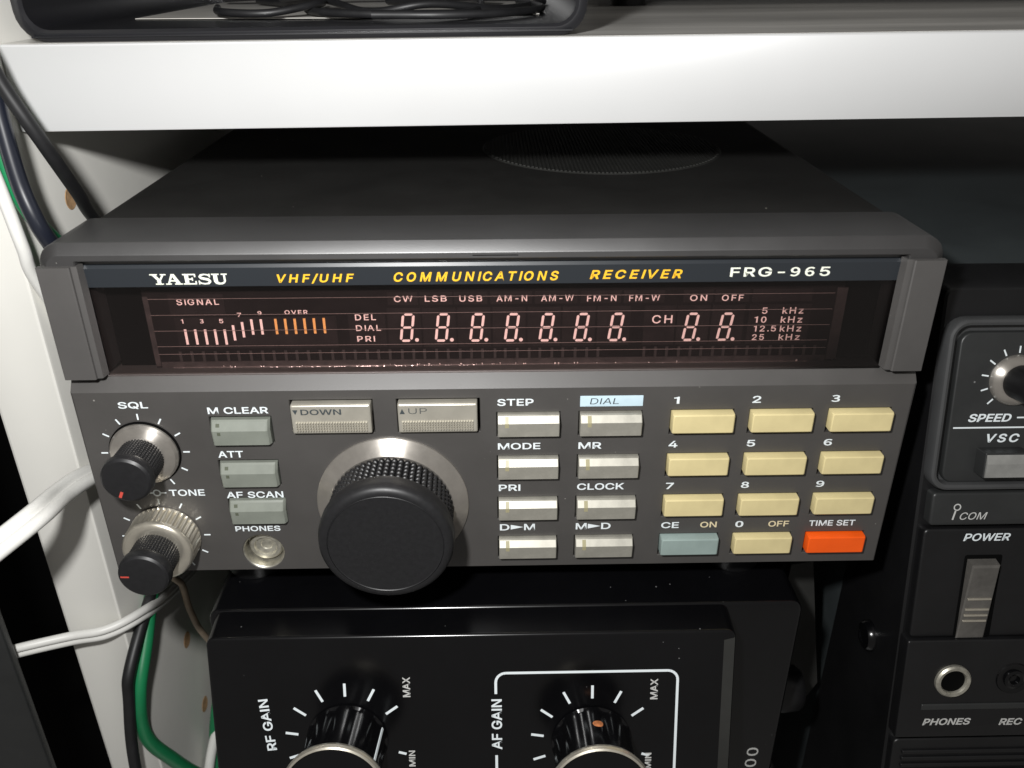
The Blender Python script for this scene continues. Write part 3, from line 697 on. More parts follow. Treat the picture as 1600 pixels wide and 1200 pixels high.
letter('caption', 'OFF', 152.85, 10.72, 4.8, 1.62, 'cream_ink', lp, PF, bold=0.013)
for a, b_, x in (('D', 'M', 90.3), ('M', 'D', 107.9)):
    wa, wb = (2.2, 2.5) if a == 'D' else (2.5, 2.2)
    q = text_mb(a, x, 10.72, wa, 1.75, bold=0.013)
    q.poly([(x + wa + 0.3, 10.95), (x + wa + 0.3, 12.25), (x + wa + 3.2, 11.6)], 0.03, 0.06)
    q2 = text_mb(b_, x + wa + 3.4, 10.72, wb, 1.75, bold=0.013); q.add(q2.v, q2.f)
    q.build('caption', 'white_ink', lp, PF, smooth=0, origin=(x, 10.7, 0))
st = MB().rbox(107.8, 121.35, 43.2, 45.75, 0.03, 0.16, 0.08, 0.05).build('label_sticker', 'sticker', lp, PF)
letter('sticker_lettering', 'DIAL', 109.9, 43.8, 6.2, 1.42, 'dark_ink', st, PF, z=0.18, bold=-0.004, shear=0.12)
t = MB()                                           # little ring symbol beside TONE
for k in range(20):
    a, c_ = 2 * PI * k / 20, 2 * PI * (k + 1) / 20
    t.bar2((13.4 + 0.75 * math.cos(a), 22.4 + 0.75 * math.sin(a)), (13.4 + 0.75 * math.cos(c_), 22.4 + 0.75 * math.sin(c_)), 0.32, 0.02, 0.05)
t.bar2((14.3, 22.4), (15.5, 22.4), 0.32, 0.02, 0.05); t.bar2((11.3, 22.4), (12.5, 22.4), 0.32, 0.02, 0.05)
t.build('caption', 'white_ink', lp, PF, smooth=0, origin=(13.4, 22.4, 0))
SQ, TN = (13.0, 33.05), (13.35, 10.68)
for (kx, kz), r0, r1 in ((SQ, 8.15, 9.6), (TN, 8.65, 10.1)):
    for d in range(-150, 151, 30):
        a = math.radians(90 - d)
        MB().bar2((kx + r0 * math.cos(a), kz + r0 * math.sin(a)), (kx + r1 * math.cos(a), kz + r1 * math.sin(a)), 0.34, 0.03, 0.06).build('scale_mark', 'white_ink', lp, PF, smooth=0, origin=(kx + r0 * math.cos(a), kz + r0 * math.sin(a), 0))

# --- keys
def dup(src, parent, wm, material=None):
    o = src.copy()
    if material:
        o.data = src.data.copy(); o.data.materials.clear(); o.data.materials.append(M[material])
    register(o, parent, wm)
    return o
# flat keypad key
k = MB()
rg = []
for z, i, r in ((-3.5, 0.3, 0.3), (1.45, 0.3, 0.3), (1.85, 0.42, 0.3), (2.0, 0.64, 0.3)):
    rg.append([(*p, z) for p in rr(i, 14.1 - i, 0.95 + i, 6.25 - i, r, 3)])
k.loft(rg)
key0 = None
special = {(3, 0): ('grey_green', 'grey green clear key'), (3, 2): ('orange', 'orange time set key')}
for j, z in enumerate(ROWZ):
    for i, x in enumerate(COLN):
        wm = PF @ Matrix.Translation(Vector((x, z, random.uniform(-0.12, 0.12))))
        if key0 is None: key0 = o = k.build('number_key', 'cream', yr, wm, smooth=20)
        else:
            m_, lb = special.get((j, i), (None, None))
            o = dup(key0, yr, wm, m_)
            if lb: o['label'] = lb; o.name = 'clear_key' if i == 0 else 'time_key'; W[o.name] = wm
# metallic function key: flat lower face, bright sloping upper face, little lens
prof = [(0.95, -3.5), (0.95, 1.7), (1.08, 1.9), (4.45, 2.2), (5.85, 1.2), (6.05, 0.8), (6.05, -3.5)]
k = MB().loft([[(x, y, z - dz) for y, z in prof] for x, dz in ((0.35, 0.12), (0.5, 0.0), (13.5, 0.0), (13.65, 0.12))])
l1 = MB(); l1.loft([[(x, y, z + 0.03) for y, z in ((3.4, 2.10), (4.45, 2.20), (5.75, 1.26), (5.75, 1.0), (3.4, 1.6))] for x in (1.9, 2.75)])
fk0 = None
for j, z in enumerate(ROWZ):
    for i, x in enumerate(COLF):
        wm = PF @ Matrix.Translation(Vector((x, z, random.uniform(-0.1, 0.1))))
        if fk0 is None:
            fk0 = k.build('function_key', 'champagne', yr, wm, smooth=20); ln0 = l1.build('indicator_lens', 'lens', fk0, wm, smooth=20)
        else:
            o = dup(fk0, yr, wm); dup(ln0, o, wm)
# grey green option keys
ok0 = None
prof = [(0.45, -3.5), (0.45, 1.3), (0.6, 1.55), (4.2, 1.85), (6.0, 0.9), (6.35, 0.5), (6.35, -3.5)]
k = MB().loft([[(x, y, z - dz) for y, z in prof] for x, dz in ((0.4, 0.9), (0.75, 0.15), (1.0, 0.0), (12.4, 0.0), (12.7, 0.15), (13.1, 0.9))])
l1 = MB(); l1.loft([[(x, y, z + 0.02) for y, z in ((3.1, 1.76), (3.9, 1.82), (3.9, 1.3), (3.1, 1.3))] for x in (1.9, 2.6)])
l1.loft([[(x, y, z + 0.02) for y, z in ((5.0, 1.42), (5.7, 1.05), (5.7, 0.6), (5.0, 0.9))] for x in (1.7, 2.5)])
for (a, b_), z in zip(OPX, OPT):
    wm = PF @ Matrix.Translation(Vector((a, z, random.uniform(-0.1, 0.1))))
    if ok0 is None:
        ok0 = k.build('option_key', 'option', yr, wm, smooth=20); ln0 = l1.build('indicator_lens', 'lens_dark', ok0, wm, smooth=20)
    else:
        o = dup(ok0, yr, wm); dup(ln0, o, wm)
# wide tuning keys with a field of little points
tk0 = None
k = MB(); rg = []
for z, i in ((-3.5, 0.45), (1.0, 0.45), (1.35, 0.52), (1.5, 0.75)):
    rg.append([(*p, z) for p in rr(i, 17.9 - i, 0.35 + i, 8.2 - i, 0.3, 3)])
k.loft(rg)
gp = MB()
for i in range(27):
    for j in range(4):
        x, y, w_, h_ = 1.25 + i * 0.572, 1.45 + j * 0.60, 0.50, 0.50
        gp.add([(x, y, 1.44), (x + w_, y, 1.44), (x + w_, y + h_, 1.44), (x, y + h_, 1.44), (x + 0.14, y + 0.14, 1.95), (x + w_ - 0.14, y + 0.14, 1.95), (x + w_ - 0.14, y + h_ - 0.14, 1.95), (x + 0.14, y + h_ - 0.14, 1.95)],
               [(0, 1, 5, 4), (1, 2, 6, 5), (2, 3, 7, 6), (3, 0, 4, 7), (4, 5, 6, 7)])
for (a, b_), s in zip(TUN, ('DOWN', 'UP')):
    wm = PF @ Matrix.Translation(Vector((a, 37.2, 0)))
    if tk0 is None:
        tk0 = o = k.build('tuning_key', 'satin', yr, wm, smooth=20); g0 = gp.build('grip_field', 'satin', o, wm, smooth=0)
    else:
        o = dup(tk0, yr, wm); dup(g0, o, wm)
    q = MB()
    if s == 'DOWN':
        q.poly([(0.9, 6.7), (2.0, 6.7), (1.45, 5.6)][::-1], 1.56, 1.60); q2 = text_mb('DOWN', 2.6, 5.5, 8.6, 1.35, z=1.56, bold=0.012)
    else:
        q.poly([(0.9, 5.5), (2.0, 5.5), (1.45, 6.7)], 1.56, 1.60); q2 = text_mb('UP', 2.8, 5.5, 3.9, 1.35, z=1.56, bold=-0.012)
    q.add(q2.v, q2.f)
    q.build('caption', 'dark_ink', o, wm, smooth=0)

# --- knobs
def knurl(r, z0, z1, nt, nz, depth, flare=None, per=5, row=5):
    n = nt * per; m_ = nz * row; rings = []
    for j in range(m_ + 1):
        f = j / m_; z = z0 + (z1 - z0) * f
        vz = abs(math.sin(PI * nz * f)) ** 0.6
        ring = []
        for i in range(n):
            a = 2 * PI * i / n
            va = abs(math.sin(nt * a / 2)) ** 0.7
            q = r + (flare or 0) * f + depth * (va * (0.35 + 0.65 * vz) - 0.5)
            ring.append((q * math.cos(a), q * math.sin(a), z))
        rings.append(ring)
    return rings
kf = PF @ Matrix.Translation(Vector((66.15, 18.9, 0)))
tk = MB().lathe([(17.1, 0.02), (17.1, 0.5), (16.8, 0.8), (14.3, 2.2), (13.9, 2.6), (13.5, 2.5), (13.0, 2.1)], 128).build('tuning_knob', 'chrome', yr, kf, smooth=25)
g = MB().loft(knurl(13.3, 2.3, 10.0, 58, 5, 1.0, 0.25), cap0=False, cap1=False)
g.lathe([(13.3, 10.0), (13.5, 10.2), (14.25, 10.8), (14.5, 11.8), (14.5, 13.8), (14.25, 14.8), (13.7, 15.4), (12.8, 15.7), (12.35, 15.65)], 128, cap1=False)
g.build('grip', 'rubber', tk, kf, smooth=30)
MB().lathe([(12.35, 15.55), (12.2, 15.7), (12.05, 15.57), (11.8, 15.55), (6, 15.49), (0.5, 15.47)], 96).build('knob_cap', 'rubber', tk, kf, smooth=25)

kf = PF @ Matrix.Translation(Vector((*SQ, 0)))
sk = MB().lathe([(7.7, 0.02), (7.7, 0.35), (7.3, 0.5)], 72, cap1=False)
sk.build('squelch_recess', 'slot', lp, kf)
sk = MB().lathe([(7.35, 0.3), (7.35, 1.0), (6.9, 1.7), (5.3, 2.5), (4.9, 2.6)], 96).build('squelch_knob', 'chrome', yr, kf, smooth=25)
g = MB().loft(knurl(4.75, 2.3, 8.6, 44, 9, 0.22, 0.1, 4, 4), cap0=False, cap1=False)
g.lathe([(4.85, 8.6), (5.1, 8.9), (5.4, 9.5), (5.45, 10.3), (5.2, 11.1), (4.7, 11.5), (4.2, 11.55), (0.3, 11.5)], 64)
g.build('grip', 'rubber', sk, kf, smooth=30)
a = math.radians(90 - 205)
MB().bar2((2.9 * math.cos(a), 2.9 * math.sin(a)), (4.4 * math.cos(a), 4.4 * math.sin(a)), 0.6, 11.5, 11.58).build('pointer', 'red', sk, kf, smooth=0)

kf = PF @ Matrix.Translation(Vector((*TN, 0)))
n = 240
def fl(r, z, d): return [((r - d * (0.5 + 0.5 * math.cos(40 * a))) * math.cos(a), (r - d * (0.5 + 0.5 * math.cos(40 * a))) * math.sin(a), z) for a in [2 * PI * i / n for i in range(n)]]
ot = MB().loft([fl(7.9, 0.1, 0), fl(8.0, 0.5, 0), fl(8.0, 0.7, 0.5), fl(7.9, 5.0, 0.5), fl(7.85, 5.3, 0.0), fl(7.75, 5.9, 0), fl(7.3, 6.4, 0), fl(6.3, 6.7, 0), fl(5.4, 6.5, 0)])
tn = ot.build('tone_knob', 'bright', yr, kf, smooth=40)
g = MB().loft(knurl(5.0, 6.3, 11.6, 46, 7, 0.24, 0.05, 4, 4), cap0=False, cap1=False)
g.lathe([(5.05, 11.6), (5.35, 11.9), (5.6, 12.4), (5.6, 13.6), (5.35, 14.4), (4.9, 14.8), (4.4, 14.9), (0.3, 14.85)], 64)
g.build('grip', 'rubber', tn, kf, smooth=30)
a = math.radians(90 - 272)
MB().bar2((2.9 * math.cos(a), 2.9 * math.sin(a)), (4.7 * math.cos(a), 4.7 * math.sin(a)), 0.36, 14.85, 14.93).build('pointer', 'red', tn, kf, smooth=0)
kf = PF @ Matrix.Translation(Vector((35.0, 5.5, -3.5)))
hj = MB().lathe([(3.9, 0.0), (3.9, 1.0), (3.5, 1.5), (2.7, 1.6), (2.45, 1.2), (2.4, 0.6)], 48, cap1=False).build('headphone_jack', 'brass', yr, kf)
MB().lathe([(2.45, 0.9), (1.4, 0.7), (1.2, 0.4), (0.1, 0.4)], 32).build('jack_contact', 'brass', hj, kf)

# --- display window and its contents
WX0, WX1 = 7.9, 172.1
dw = MB().box(WX0, WX1, 50.6, 70.5, -2.6, -2.1).build('display_window', 'window', yr, PF, smooth=0)
MB().loft([[(x, y, z) for y, z in ((70.55, -3.0), (70.55, -1.95), (74.5, -1.75), (75.15, -2.1), (75.2, -3.0))] for x in (WX0, WX1)]).build('title_strip', 'title', dw, PF, smooth=0)
def tz(y): return -1.95 + 0.2 * (y - 70.55) / 3.95
TF = panel_frame((0, 1.95, 70.55), -2.9)
for s, x, z, w, hh, sh in (('VHF/UHF', 46.2, 71.0, 15.4, 2.1, 0.22), ('COMMUNICATIONS', 69.5, 71.2, 33.2, 2.05, 0.22), ('RECEIVER', 109.0, 71.4, 18.7, 1.95, 0.22)):
    letter('title_lettering', s, x, z - 70.55, w, hh, 'yellow_ink', dw, TF, shear=sh, bold=0.02, spacing=1.35, z=0.02)
letter('model_lettering', 'FRG-965', 137.4, 71.6 - 70.55, 20.3, 2.05, 'brand_ink', dw, TF, bold=0.013, spacing=1.15, z=0.02)
# slab serif maker's name, drawn stroke by stroke
q = MB(); lift = [0.02]
def P4(*pts):
    lift[0] += 0.002
    q.poly([(21.05 + a * 2.3, 0.5 + b * 2.25) for a, b in pts], 0.01, lift[0] + 0.02)
def slab(x0, x1, y0, y1): P4((x0, y0), (x1, y0), (x1, y1), (x0, y1))
slab(-0.05, 0.62, 0.90, 1.0); slab(0.86, 1.36, 0.90, 1.0); slab(0.35, 1.05, 0.0, 0.10)         # Y
P4((0.10, 0.95), (0.42, 0.95), (0.84, 0.42), (0.54, 0.42)); P4((1.02, 0.95), (1.20, 0.95), (0.86, 0.40), (0.70, 0.42)); slab(0.53, 0.85, 0.05, 0.46)
o_ = 1.28                                                                                         # A
P4((o_ + 0.12, 0.05), (o_ + 0.28, 0.05), (o_ + 0.72, 1.0), (o_ + 0.52, 1.0)); P4((o_ + 0.50, 1.0), (o_ + 0.78, 1.0), (o_ + 1.28, 0.05), (o_ + 0.92, 0.05))
slab(o_ + 0.32, o_ + 1.0, 0.30, 0.41); slab(o_ - 0.04, o_ + 0.46, 0.0, 0.10); slab(o_ + 0.74, o_ + 1.42, 0.0, 0.10)
o_ = 2.78                                                                                         # E
slab(o_, o_ + 1.15, 0.0, 0.11); slab(o_, o_ + 1.12, 0.89, 1.0); slab(o_ + 0.16, o_ + 0.50, 0.05, 0.95); slab(o_ + 0.45, o_ + 0.84, 0.45, 0.56)
slab(o_ + 1.03, o_ + 1.15, 0.05, 0.32); slab(o_ + 1.0, o_ + 1.12, 0.70, 0.95); slab(o_ + 0.76, o_ + 0.86, 0.35, 0.66)
o_ = 4.08                                                                                         # S
path = [(1.02, 0.76), (0.88, 0.90), (0.58, 0.95), (0.28, 0.88), (0.18, 0.73), (0.30, 0.60), (0.58, 0.53), (0.90, 0.45), (1.02, 0.28), (0.90, 0.11), (0.56, 0.05), (0.24, 0.11), (0.08, 0.27)]
wd = [0.10, 0.11, 0.11, 0.15, 0.20, 0.22, 0.22, 0.22, 0.20, 0.15, 0.11, 0.11, 0.10]
for (a, b_), w0, w1 in zip(zip(path, path[1:]), wd, wd[1:]):
    d = Vector((b_[0] - a[0], b_[1] - a[1])).normalized(); p = Vector((-d.y, d.x)); e_ = d * 0.03
    P4((a[0] + o_ - e_.x - p.x * w0 / 2, a[1] - e_.y - p.y * w0 / 2), (b_[0] + o_ + e_.x - p.x * w1 / 2, b_[1] + e_.y - p.y * w1 / 2), (b_[0] + o_ + e_.x + p.x * w1 / 2, b_[1] + e_.y + p.y * w1 / 2), (a[0] + o_ - e_.x + p.x * w0 / 2, a[1] - e_.y + p.y * w0 / 2))
slab(o_ + 0.98, o_ + 1.08, 0.66, 1.0); slab(o_ + 0.03, o_ + 0.13, 0.0, 0.36)
o_ = 5.28                                                                                         # U
slab(o_, o_ + 0.66, 0.90, 1.0); slab(o_ + 0.84, o_ + 1.36, 0.90, 1.0); slab(o_ + 0.16, o_ + 0.50, 0.30, 0.95); slab(o_ + 1.03, o_ + 1.19, 0.30, 0.95)
path = [(0.33, 0.32), (0.40, 0.15), (0.60, 0.07), (0.82, 0.07), (1.02, 0.16), (1.11, 0.32)]; wd = [0.34, 0.26, 0.16, 0.14, 0.15, 0.16]
for (a, b_), w0, w1 in zip(zip(path, path[1:]), wd, wd[1:]):
    d = Vector((b_[0] - a[0], b_[1] - a[1])).normalized(); p = Vector((-d.y, d.x)); e_ = d * 0.03
    P4((a[0] + o_ - e_.x - p.x * w0 / 2, a[1] - e_.y - p.y * w0 / 2), (b_[0] + o_ + e_.x - p.x * w1 / 2, b_[1] + e_.y - p.y * w1 / 2), (b_[0] + o_ + e_.x + p.x * w1 / 2, b_[1] + e_.y + p.y * w1 / 2), (a[0] + o_ - e_.x + p.x * w0 / 2, a[1] - e_.y + p.y * w0 / 2))
q.build('brand_lettering', 'brand_ink', dw, TF, smooth=0, origin=(21, 0.5, 0))

VF = panel_frame((0, 7, 0))
dm = MB().box(16.3, 163.6, 49.0, 68.6, -2.0, 0.0).build('display_module', 'vfd', yr, VF, smooth=0)
MB().box(162.1, 164.3, 50.6, 67.2, 0.01, 0.25).build('frit_edge', 'vfd_edge', dm, VF, smooth=0)
MB().box(16.3, 17.4, 50.6, 66.6, 0.01, 0.2).build('frit_edge', 'vfd_edge', dm, VF, smooth=0)
MB().box(17.6, 161.9, 49.6, 51.6, 0.01, 0.3).build('contact_ledge', 'vfd_edge', dm, VF, smooth=0)
# grid meshes, a shade lighter than the plate
for x0, x1, z0, z1 in [(21.5, 33, 62.4, 67)] + [(22.4 + i * 2.0, 24.2 + i * 2.0, 54.8, 60.0) for i in range(0)] + [(22.0, 56, 54.6, 61.8)] + [(58.6, 66.4, 54.6, 62.6)] + [(66.9 + i * 7.45, 73.9 + i * 7.45, 54.4, 63.5) for i in range(7)] + \
        [(121.6, 128.3, 54.4, 63.5), (128.7, 135.6, 54.4, 63.5), (136.1, 143.0, 54.4, 63.5), (144.0, 157.2, 54.4, 63.5)] + [(67.2, 73.5, 64.2, 67.0), (74.0, 80.8, 64.2, 67.0), (81.2, 88.2, 64.2, 67.0), (88.8, 97.6, 64.2, 67.0), (98.2, 107.2, 64.2, 67.0), (107.9, 116.4, 64.2, 67.0), (117.0, 125.6, 64.2, 67.0), (129.6, 135.8, 64.2, 67.0), (136.4, 143.6, 64.2, 67.0), (144.3, 157.0, 64.2, 67.0)]:
    MB().box(x0, x1, z0, z1, 0.01, 0.06).build('grid_plate', 'vfd_light', dm, VF, smooth=0)
VT = [('SIGNAL', 23.2, 64.65, 8.8, 1.38), ('1', 23.4, 60.5, 0.45, 0.95), ('3', 27.3, 60.5, 0.85, 0.95), ('5', 31.4, 60.5, 0.85, 0.95), ('7', 35.4, 61.9, 0.85, 0.9), ('9', 39.7, 62.25, 0.85, 0.9), ('OVER', 45.4, 62.35, 4.85, 0.94),
      ('DEL', 60.1, 60.85, 4.4, 1.32), ('DIAL', 60.1, 58.4, 5.3, 1.30), ('PRI', 60.15, 55.9, 3.8, 1.28), ('CW', 68.6, 64.9, 3.9, 1.35), ('LSB', 75.05, 64.9, 4.6, 1.35), ('USB', 82.3, 64.85, 4.8, 1.35), ('AM-N', 90.1, 64.8, 6.45, 1.35),
      ('AM-W', 99.5, 64.75, 6.85, 1.38), ('FM-N', 109.2, 64.65, 6.2, 1.4), ('FM-W', 118.1, 64.6, 6.5, 1.4), ('ON', 131.0, 64.5, 3.6, 1.38), ('OFF', 137.75, 64.45, 4.6, 1.38), ('CH', 123.3, 59.45, 4.35, 1.9),
      ('5', 146.7, 61.42, 1.15, 1.42), ('kHz', 151.1, 61.4, 4.5, 1.44), ('10', 145.3, 59.35, 2.6, 1.44), ('kHz', 151.0, 59.3, 4.65, 1.46), ('12.5', 145.4, 57.3, 4.85, 1.4), ('kHz', 151.1, 57.25, 4.65, 1.42), ('25', 145.3, 55.3, 2.6, 1.38), ('kHz', 151.1, 55.25, 4.6, 1.4)]
for s, x, z, w, hh in VT: letter('indicator', s, x, z, w, hh, 'phosphor', dm, VF, bold=0.008, spacing=1.2, z=0.08)
for i, (x, z) in enumerate([(23.65, 55.65), (25.75, 55.62), (27.85, 55.6), (29.92, 55.57), (31.96, 55.55), (33.88, 56.5), (35.89, 57.2), (37.92, 57.8), (39.92, 57.8), (43.0, 57.85), (45.03, 57.85), (47.05, 57.85), (49.08, 57.9), (51.1, 57.92), (53.2, 57.95)]):
    MB().box(0, 0.52, 0, 3.5, 0.08, 0.14).build('signal_bar', 'phosphor' if i < 9 else 'phosphor_orange', dm, VF @ Matrix.Translation(Vector((x, z, 0))), smooth=0)
# seven segment digit with its point
q = MB(); Hh, Wd, sw, gpp = 6.6, 2.75, 0.54, 0.2
sl = lambda x, y: (x + y * 0.13, y)
def seg(a, b_):
    d = Vector((b_[0] - a[0], b_[1] - a[1])).normalized(); p = Vector((-d.y, d.x)) * sw / 2
    A = Vector(a) + d * gpp; B = Vector(b_) - d * gpp
    q.poly([sl(*v) for v in (A, A + d * 0.22 - p, B - d * 0.22 - p, B, B - d * 0.22 + p, A + d * 0.22 + p)], 0.08, 0.14)
i_ = sw / 2
a_, b_, c_, d_, e_, f_ = (i_, i_), (Wd - i_, i_), (i_, Hh / 2), (Wd - i_, Hh / 2), (i_, Hh - i_), (Wd - i_, Hh - i_)
for s_ in ((a_, b_), (c_, d_), (e_, f_), (a_, c_), (c_, e_), (b_, d_), (d_, f_)): seg(*s_)
q.poly([(Wd + 0.98 + 0.42 * math.cos(2 * PI * k / 16), 0.42 + 0.42 * math.sin(2 * PI * k / 16)) for k in range(16)], 0.08, 0.14)
dg = None
for x, z in ((69.2, 55.75), (76.68, 55.7), (84.08, 55.63), (91.53, 55.57), (98.98, 55.5), (106.42, 55.45), (113.83, 55.4), (129.9, 55.25), (137.36, 55.2)):
    wm = VF @ Matrix.Translation(Vector((x, z, 0)))
    dg = q.build('digit', 'phosphor', dm, wm, smooth=0) if dg is None else dup(dg, dm, wm)
for z in (66.2, 62.6, 59.0, 55.4, 53.6):
    MB().box(17.5, 161.5, z - 0.03, z + 0.03, 0.55, 0.62).build('filament', 'wire', dm, VF, smooth=0)
sweep([(20, 49.95, 0.3), (60, 50.05, 0.3), (100, 49.95, 0.3), (158, 50.0, 0.3)], circle(0.42, 14), (0, 0, 1), 40).build('glint_ridge', 'glint', dm, VF, smooth=60)  # bumpy metal ridge added to sparkle as a row of glints
# contact legs under the glass
pn = MB().box(-0.28, 0.28, 0, 2.5, 0.06, 0.2); pt = MB().lathe([(0.50, 0.0), (0.47, 0.2), (0.36, 0.38), (0.19, 0.48), (0.03, 0.5)], 14)
p0 = b0 = None
for i in range(56):
    x = 22.0 + i * 2.5 + random.uniform(-0.15, 0.15)
    if 113 < x < 121: continue
    wm = VF @ Matrix.Translation(Vector((x, 51.5, 0)))
    p0 = pn.build('contact_leg', 'vfd_edge', dm, wm, smooth=0) if p0 is None else dup(p0, dm, wm)
for i in range(60):
    x = min(155, max(22, random.gauss(82, 30))); r_ = random.choice((0.08, 0.12, 0.16, 0.24))
    pt = MB().lathe([(r_, 0.0), (r_ * 0.9, r_ * 0.4), (r_ * 0.7, r_ * 0.7), (r_ * 0.4, r_ * 0.92), (0.02, r_)], 12)
    for k in range(random.choice((1, 1, 2, 3))):
        q = MB(); q.v, q.f = list(pt.v), list(pt.f)
        q.build('glint_bead', 'bead', dm, VF @ Matrix.Translation(Vector((x + k * random.uniform(0.4, 0.9), 50.1 + random.uniform(-0.35, 0.5), 0.28))))  # tiny beads added as glints, bunched where the flash reflects most

# ------------------------------------------------------------------ cables at the left
def cable(name, pts, sect, material, label, cat='cable', up=(0, 0, 1), group=None):
    o = sweep(pts, sect, up).build(name, material, None, smooth=60, origin=pts[0])
    return tag(o, label, cat, group)
cable('power_cable', [(-40, 0, 190), (-18, 8, 150), (-7.8,12.0,120.6),(-4.6,13.0,108.4),(-0.7,16.0,95.7),(-1.9,27.0,83.6),(-5.4,40.0,73.5), (-8.5, 70, 50), (-9, 150, 20)], circle(1.45), 'cable_black', 'matt black cable slanting down past the shelf edge behind the receiver')
cable('coaxial_cable', [(-20, 10, 190), (-12, 12, 140), (-8.2,15.0,112.6),(-7.1,14.5,106.8),(-7.0,14.0,100.3),(-6.1,13.0,89.1),(-4.3,12.5,80.9),(-3.8,15.0,75.1),(-6.7,22.0,69.2), (-7, 36, 55), (-8, 80, 20)], circle(1.75), 'cable_gloss', 'glossy black cable beside the upper left corner of the receiver')
cable('green_cable', [(-26, 12, 160), (-18, 14, 125), (-10.2,15.0,105.6),(-9.4,15.0,97.0),(-8.5,15.0,87.7),(-6.6,17.0,79.4),(-6.8,24.0,72.3), (-9.5, 50, 50), (-9.6, 120, 20)], circle(1.7), 'cable_green', 'green wire behind the glossy black cable at the upper left')
cable('white_cable', [(-35, 8, 160), (-18, 11, 112), (-11.2,12.0,96.3),(-10.1,12.0,91.3),(-9.5,12.5,84.0),(-9.2,13.5,75.2),(-10.2,17.0,66.5), (-9.6, 30, 45), (-9.8, 60, 10)], circle(1.35), 'cable_white', 'white round cable running down left of the receiver corner')
cable('mains_flex', [(-120, -60, -80), (-70, -45, -20), (-26.7, -28.0, 14.7), (-18.3, -25.0, 19.3), (-10.7, -20.0, 24.0), (-6.4, -12.0, 25.7), (-8.4, 2.0, 21.7), (-8.4, 14.0, 18.4), (-7.6, 40, 9), (-8, 120, -5)], twin(1.5), 'cable_white', 'white twin flex sweeping from the left edge to behind the receiver', 'cord', up=(0, 0.6, 1))
cable('thin_flex', [(-90, 4.9, -40), (-49.6, 6, -34.7), (-36.1, 7, -31.0), (-24.0, 12, -31.6), (-15.1, 14, -31.3), (-8.8, 21, -31.8), (-8.5, 40, -40), (-8.5, 100, -60)], twin(1.15), 'cable_white', 'thin white twin flex crossing the upright below the receiver', 'cord', up=(0, -0.3, 1))
cable('earth_wire', [(-6, 70, -14), (-7, 50, -18), (-9.0, 38, -27.6), (-9.6, 30, -33.6), (-9.9, 21, -43.3), (-11.0, 13.5, -54.2), (-12.6, 14, -70.6), (-10.2, 20, -87.7), (-6.0, 30, -109.1), (2.9, 45, -131.8), (8, 60, -136)], circle(2.0), 'cable_green', 'thick green wire hanging in a loop below the tone knob', 'wire')
cable('hanging_cable', [(-6, 80, -20), (-8.9, 45, -31), (-9.4, 34, -32.3), (-9.5, 26, -34), (-11.3, 13, -44), (-12.6, 11, -53), (-15.2, 9, -79.5), (-16, 8, -134)], circle(1.6), 'cable_black', 'black cable hanging straight down beside the green loop')
cable('green_drop', [(-4, 90, -60), (-5.3, 60, -84.2), (-6.2, 50, -94.7), (-8.4, 46, -108.5), (-9.5, 42, -128), (-9, 40, -137)], circle(1.7), 'cable_green', 'green wire dropping close beside the black receiver at the bottom', 'wire')
cable('white_drop', [(-3, 80, -75), (-5.0, 52, -100.0), (-8.2, 44, -109.3), (-9.8, 36, -121.4), (-9.6, 30, -137)], circle(1.6), 'cable_white', 'white wire at the bottom beside the black receiver', 'wire')
cable('aerial_lead', [(-2, 60, -12), (-1.5, 30, -21.3), (-1.8, 34, -32.7), (-2.1, 36, -44.1), (-1.9, 42, -60), (-5, 70, -100), (-6, 120, -130)], circle(0.95), 'cable_tan', 'thin tan lead dangling below the tone knob', 'wire')

# ------------------------------------------------------------------ on the shelf
SZ = SH_Z1 + 0.08
bx = thing('cable_box', 'open fronted black plastic box full of leads on the shelf', 'box', wm=TILT @ Matrix.Translation(Vector((50, 90, SZ))))
FX = frame((0, 0, 0), (1, 0, 0), (0, 0, 1), (0, -1, 0))
x0, x1, y0, y1, z0, z1 = -8.6, 109.8, 31.5, 150, SZ + 0.02, SZ + 60
rings = []
for i, yy, r in ((0, y1, 6), (0, y0 + 2.4, 6), (-0.0, y0 + 0.5, 6), (0.7, y0, 5.6), (1.7, y0, 4.8), (2.3, y0 + 0.6, 4.4), (2.5, y0 + 3, 4.2), (2.6, y1 - 2.5, 4.2)):
    rings.append([(x, yy, z) for x, z in rr(x0 + i, x1 - i, z0 + i, z1 - i, r, 6)])
MB().loft(rings).build('box_shell', 'tray', bx, TILT, smooth=40)
MB().box(x0 + 3, x1 - 3, y0 - 0.55, y0 + 0.1, z0 + 0.9, z0 + 1.2).build('front_lip', 'tray', bx, TILT)
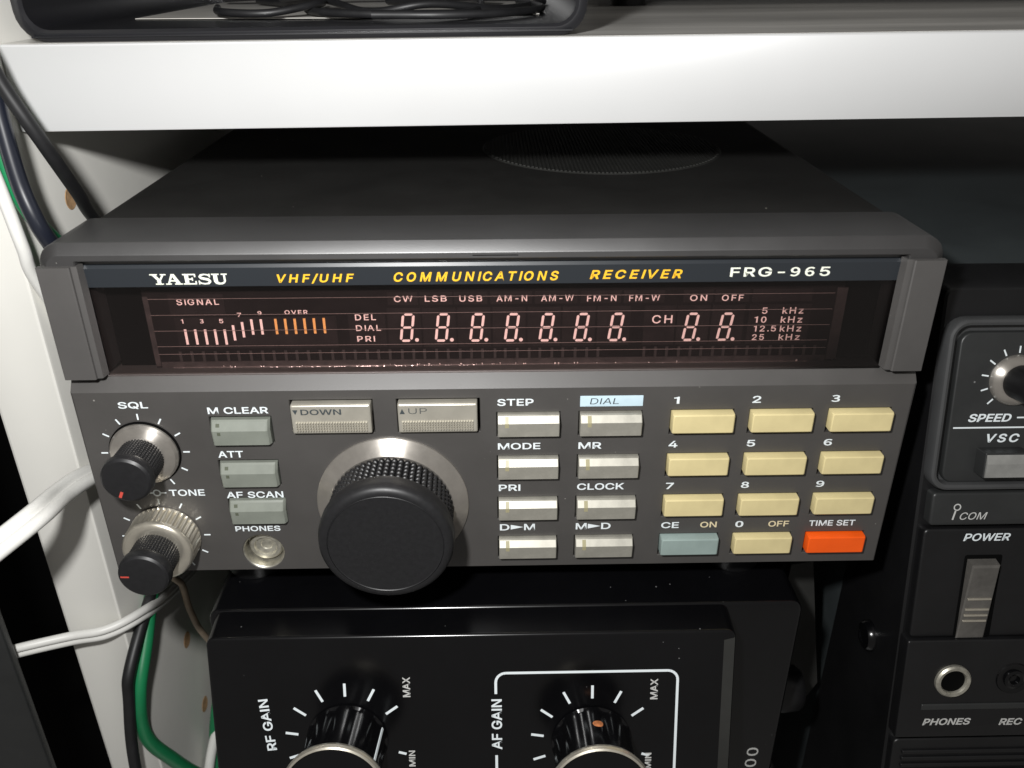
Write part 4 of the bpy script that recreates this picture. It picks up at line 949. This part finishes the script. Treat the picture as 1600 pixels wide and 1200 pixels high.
cd = MB().loft([[(x, y, z0 + 2.75 + dz) for x, y in ((6, 58), (60, 50), (101, 56), (104, 146), (4, 146))] for dz in (0, 0.15)]).build('lit_liner', 'liner', None, TILT, smooth=0, origin=(50, 80, z0 + 2.75))  # sheet added for the patches of floor lit by the flash
tag(cd, 'grey card added as the lit floor under the black leads inside the box', 'liner')
zc = z0 + 2.65 + 0.6
leads = [[(44, 92, 0.9), (46, 60, 0.9), (58, 44, 0.9), (74, 41, 0.9), (86, 52, 0.9), (84, 80, 2.6), (60, 104, 0.9)],
         [(104, 96, 0.9), (92, 62, 0.9), (76, 48, 2.6), (62, 50, 0.9), (48, 70, 2.6), (30, 98, 0.9)],
         [(64, 39, 0.9), (80, 38, 0.9), (94, 46, 0.9), (102, 66, 0.9), (97, 100, 0.9)],
         [(22, 70, 0.9), (28, 52, 0.9), (40, 48, 0.9), (50, 58, 2.6), (40, 84, 0.9), (22, 110, 0.9)],
         [(36, 78, 2.6), (52, 66, 4.2), (70, 68, 4.0), (90, 88, 2.6), (70, 116, 0.9)],
         [(10, 118, 0.9), (40, 108, 2.6), (66, 112, 2.6), (100, 118, 0.9)]]
lb = ['black lead curving along the front middle of the open box', 'black lead running slantwise across the open box from right to left', 'black lead looping in the right front corner of the box', 'black lead looping left of the middle of the open box', 'topmost black lead arching over the others in the box', 'black lead lying farthest back inside the box']
for p, l_ in zip(leads, lb):
    cable('black_lead', [(x, y, zc + z - 0.35) for x, y, z in p], circle(0.85, 12), 'cable_black', l_, 'lead', group='leads heaped in the box')
eq = thing('equipment_case', 'black equipment case standing far back on the shelf', 'case', wm=TILT @ Matrix.Translation(Vector((220, 180, SZ))))
MB().loft([[(x, y, z) for x, z in rr(122, 360, SZ + 5, SZ + 70, 2, 4)] for y in (250, 138)]).build('case', 'satin_black', eq, TILT)
for fx in (135, 345): MB().lathe([(6, 0), (6, 5.2)], 24, cap0=True).build('foot', 'satin_black', eq, TILT @ Matrix.Translation(Vector((fx, 148, SZ + 0.02))))
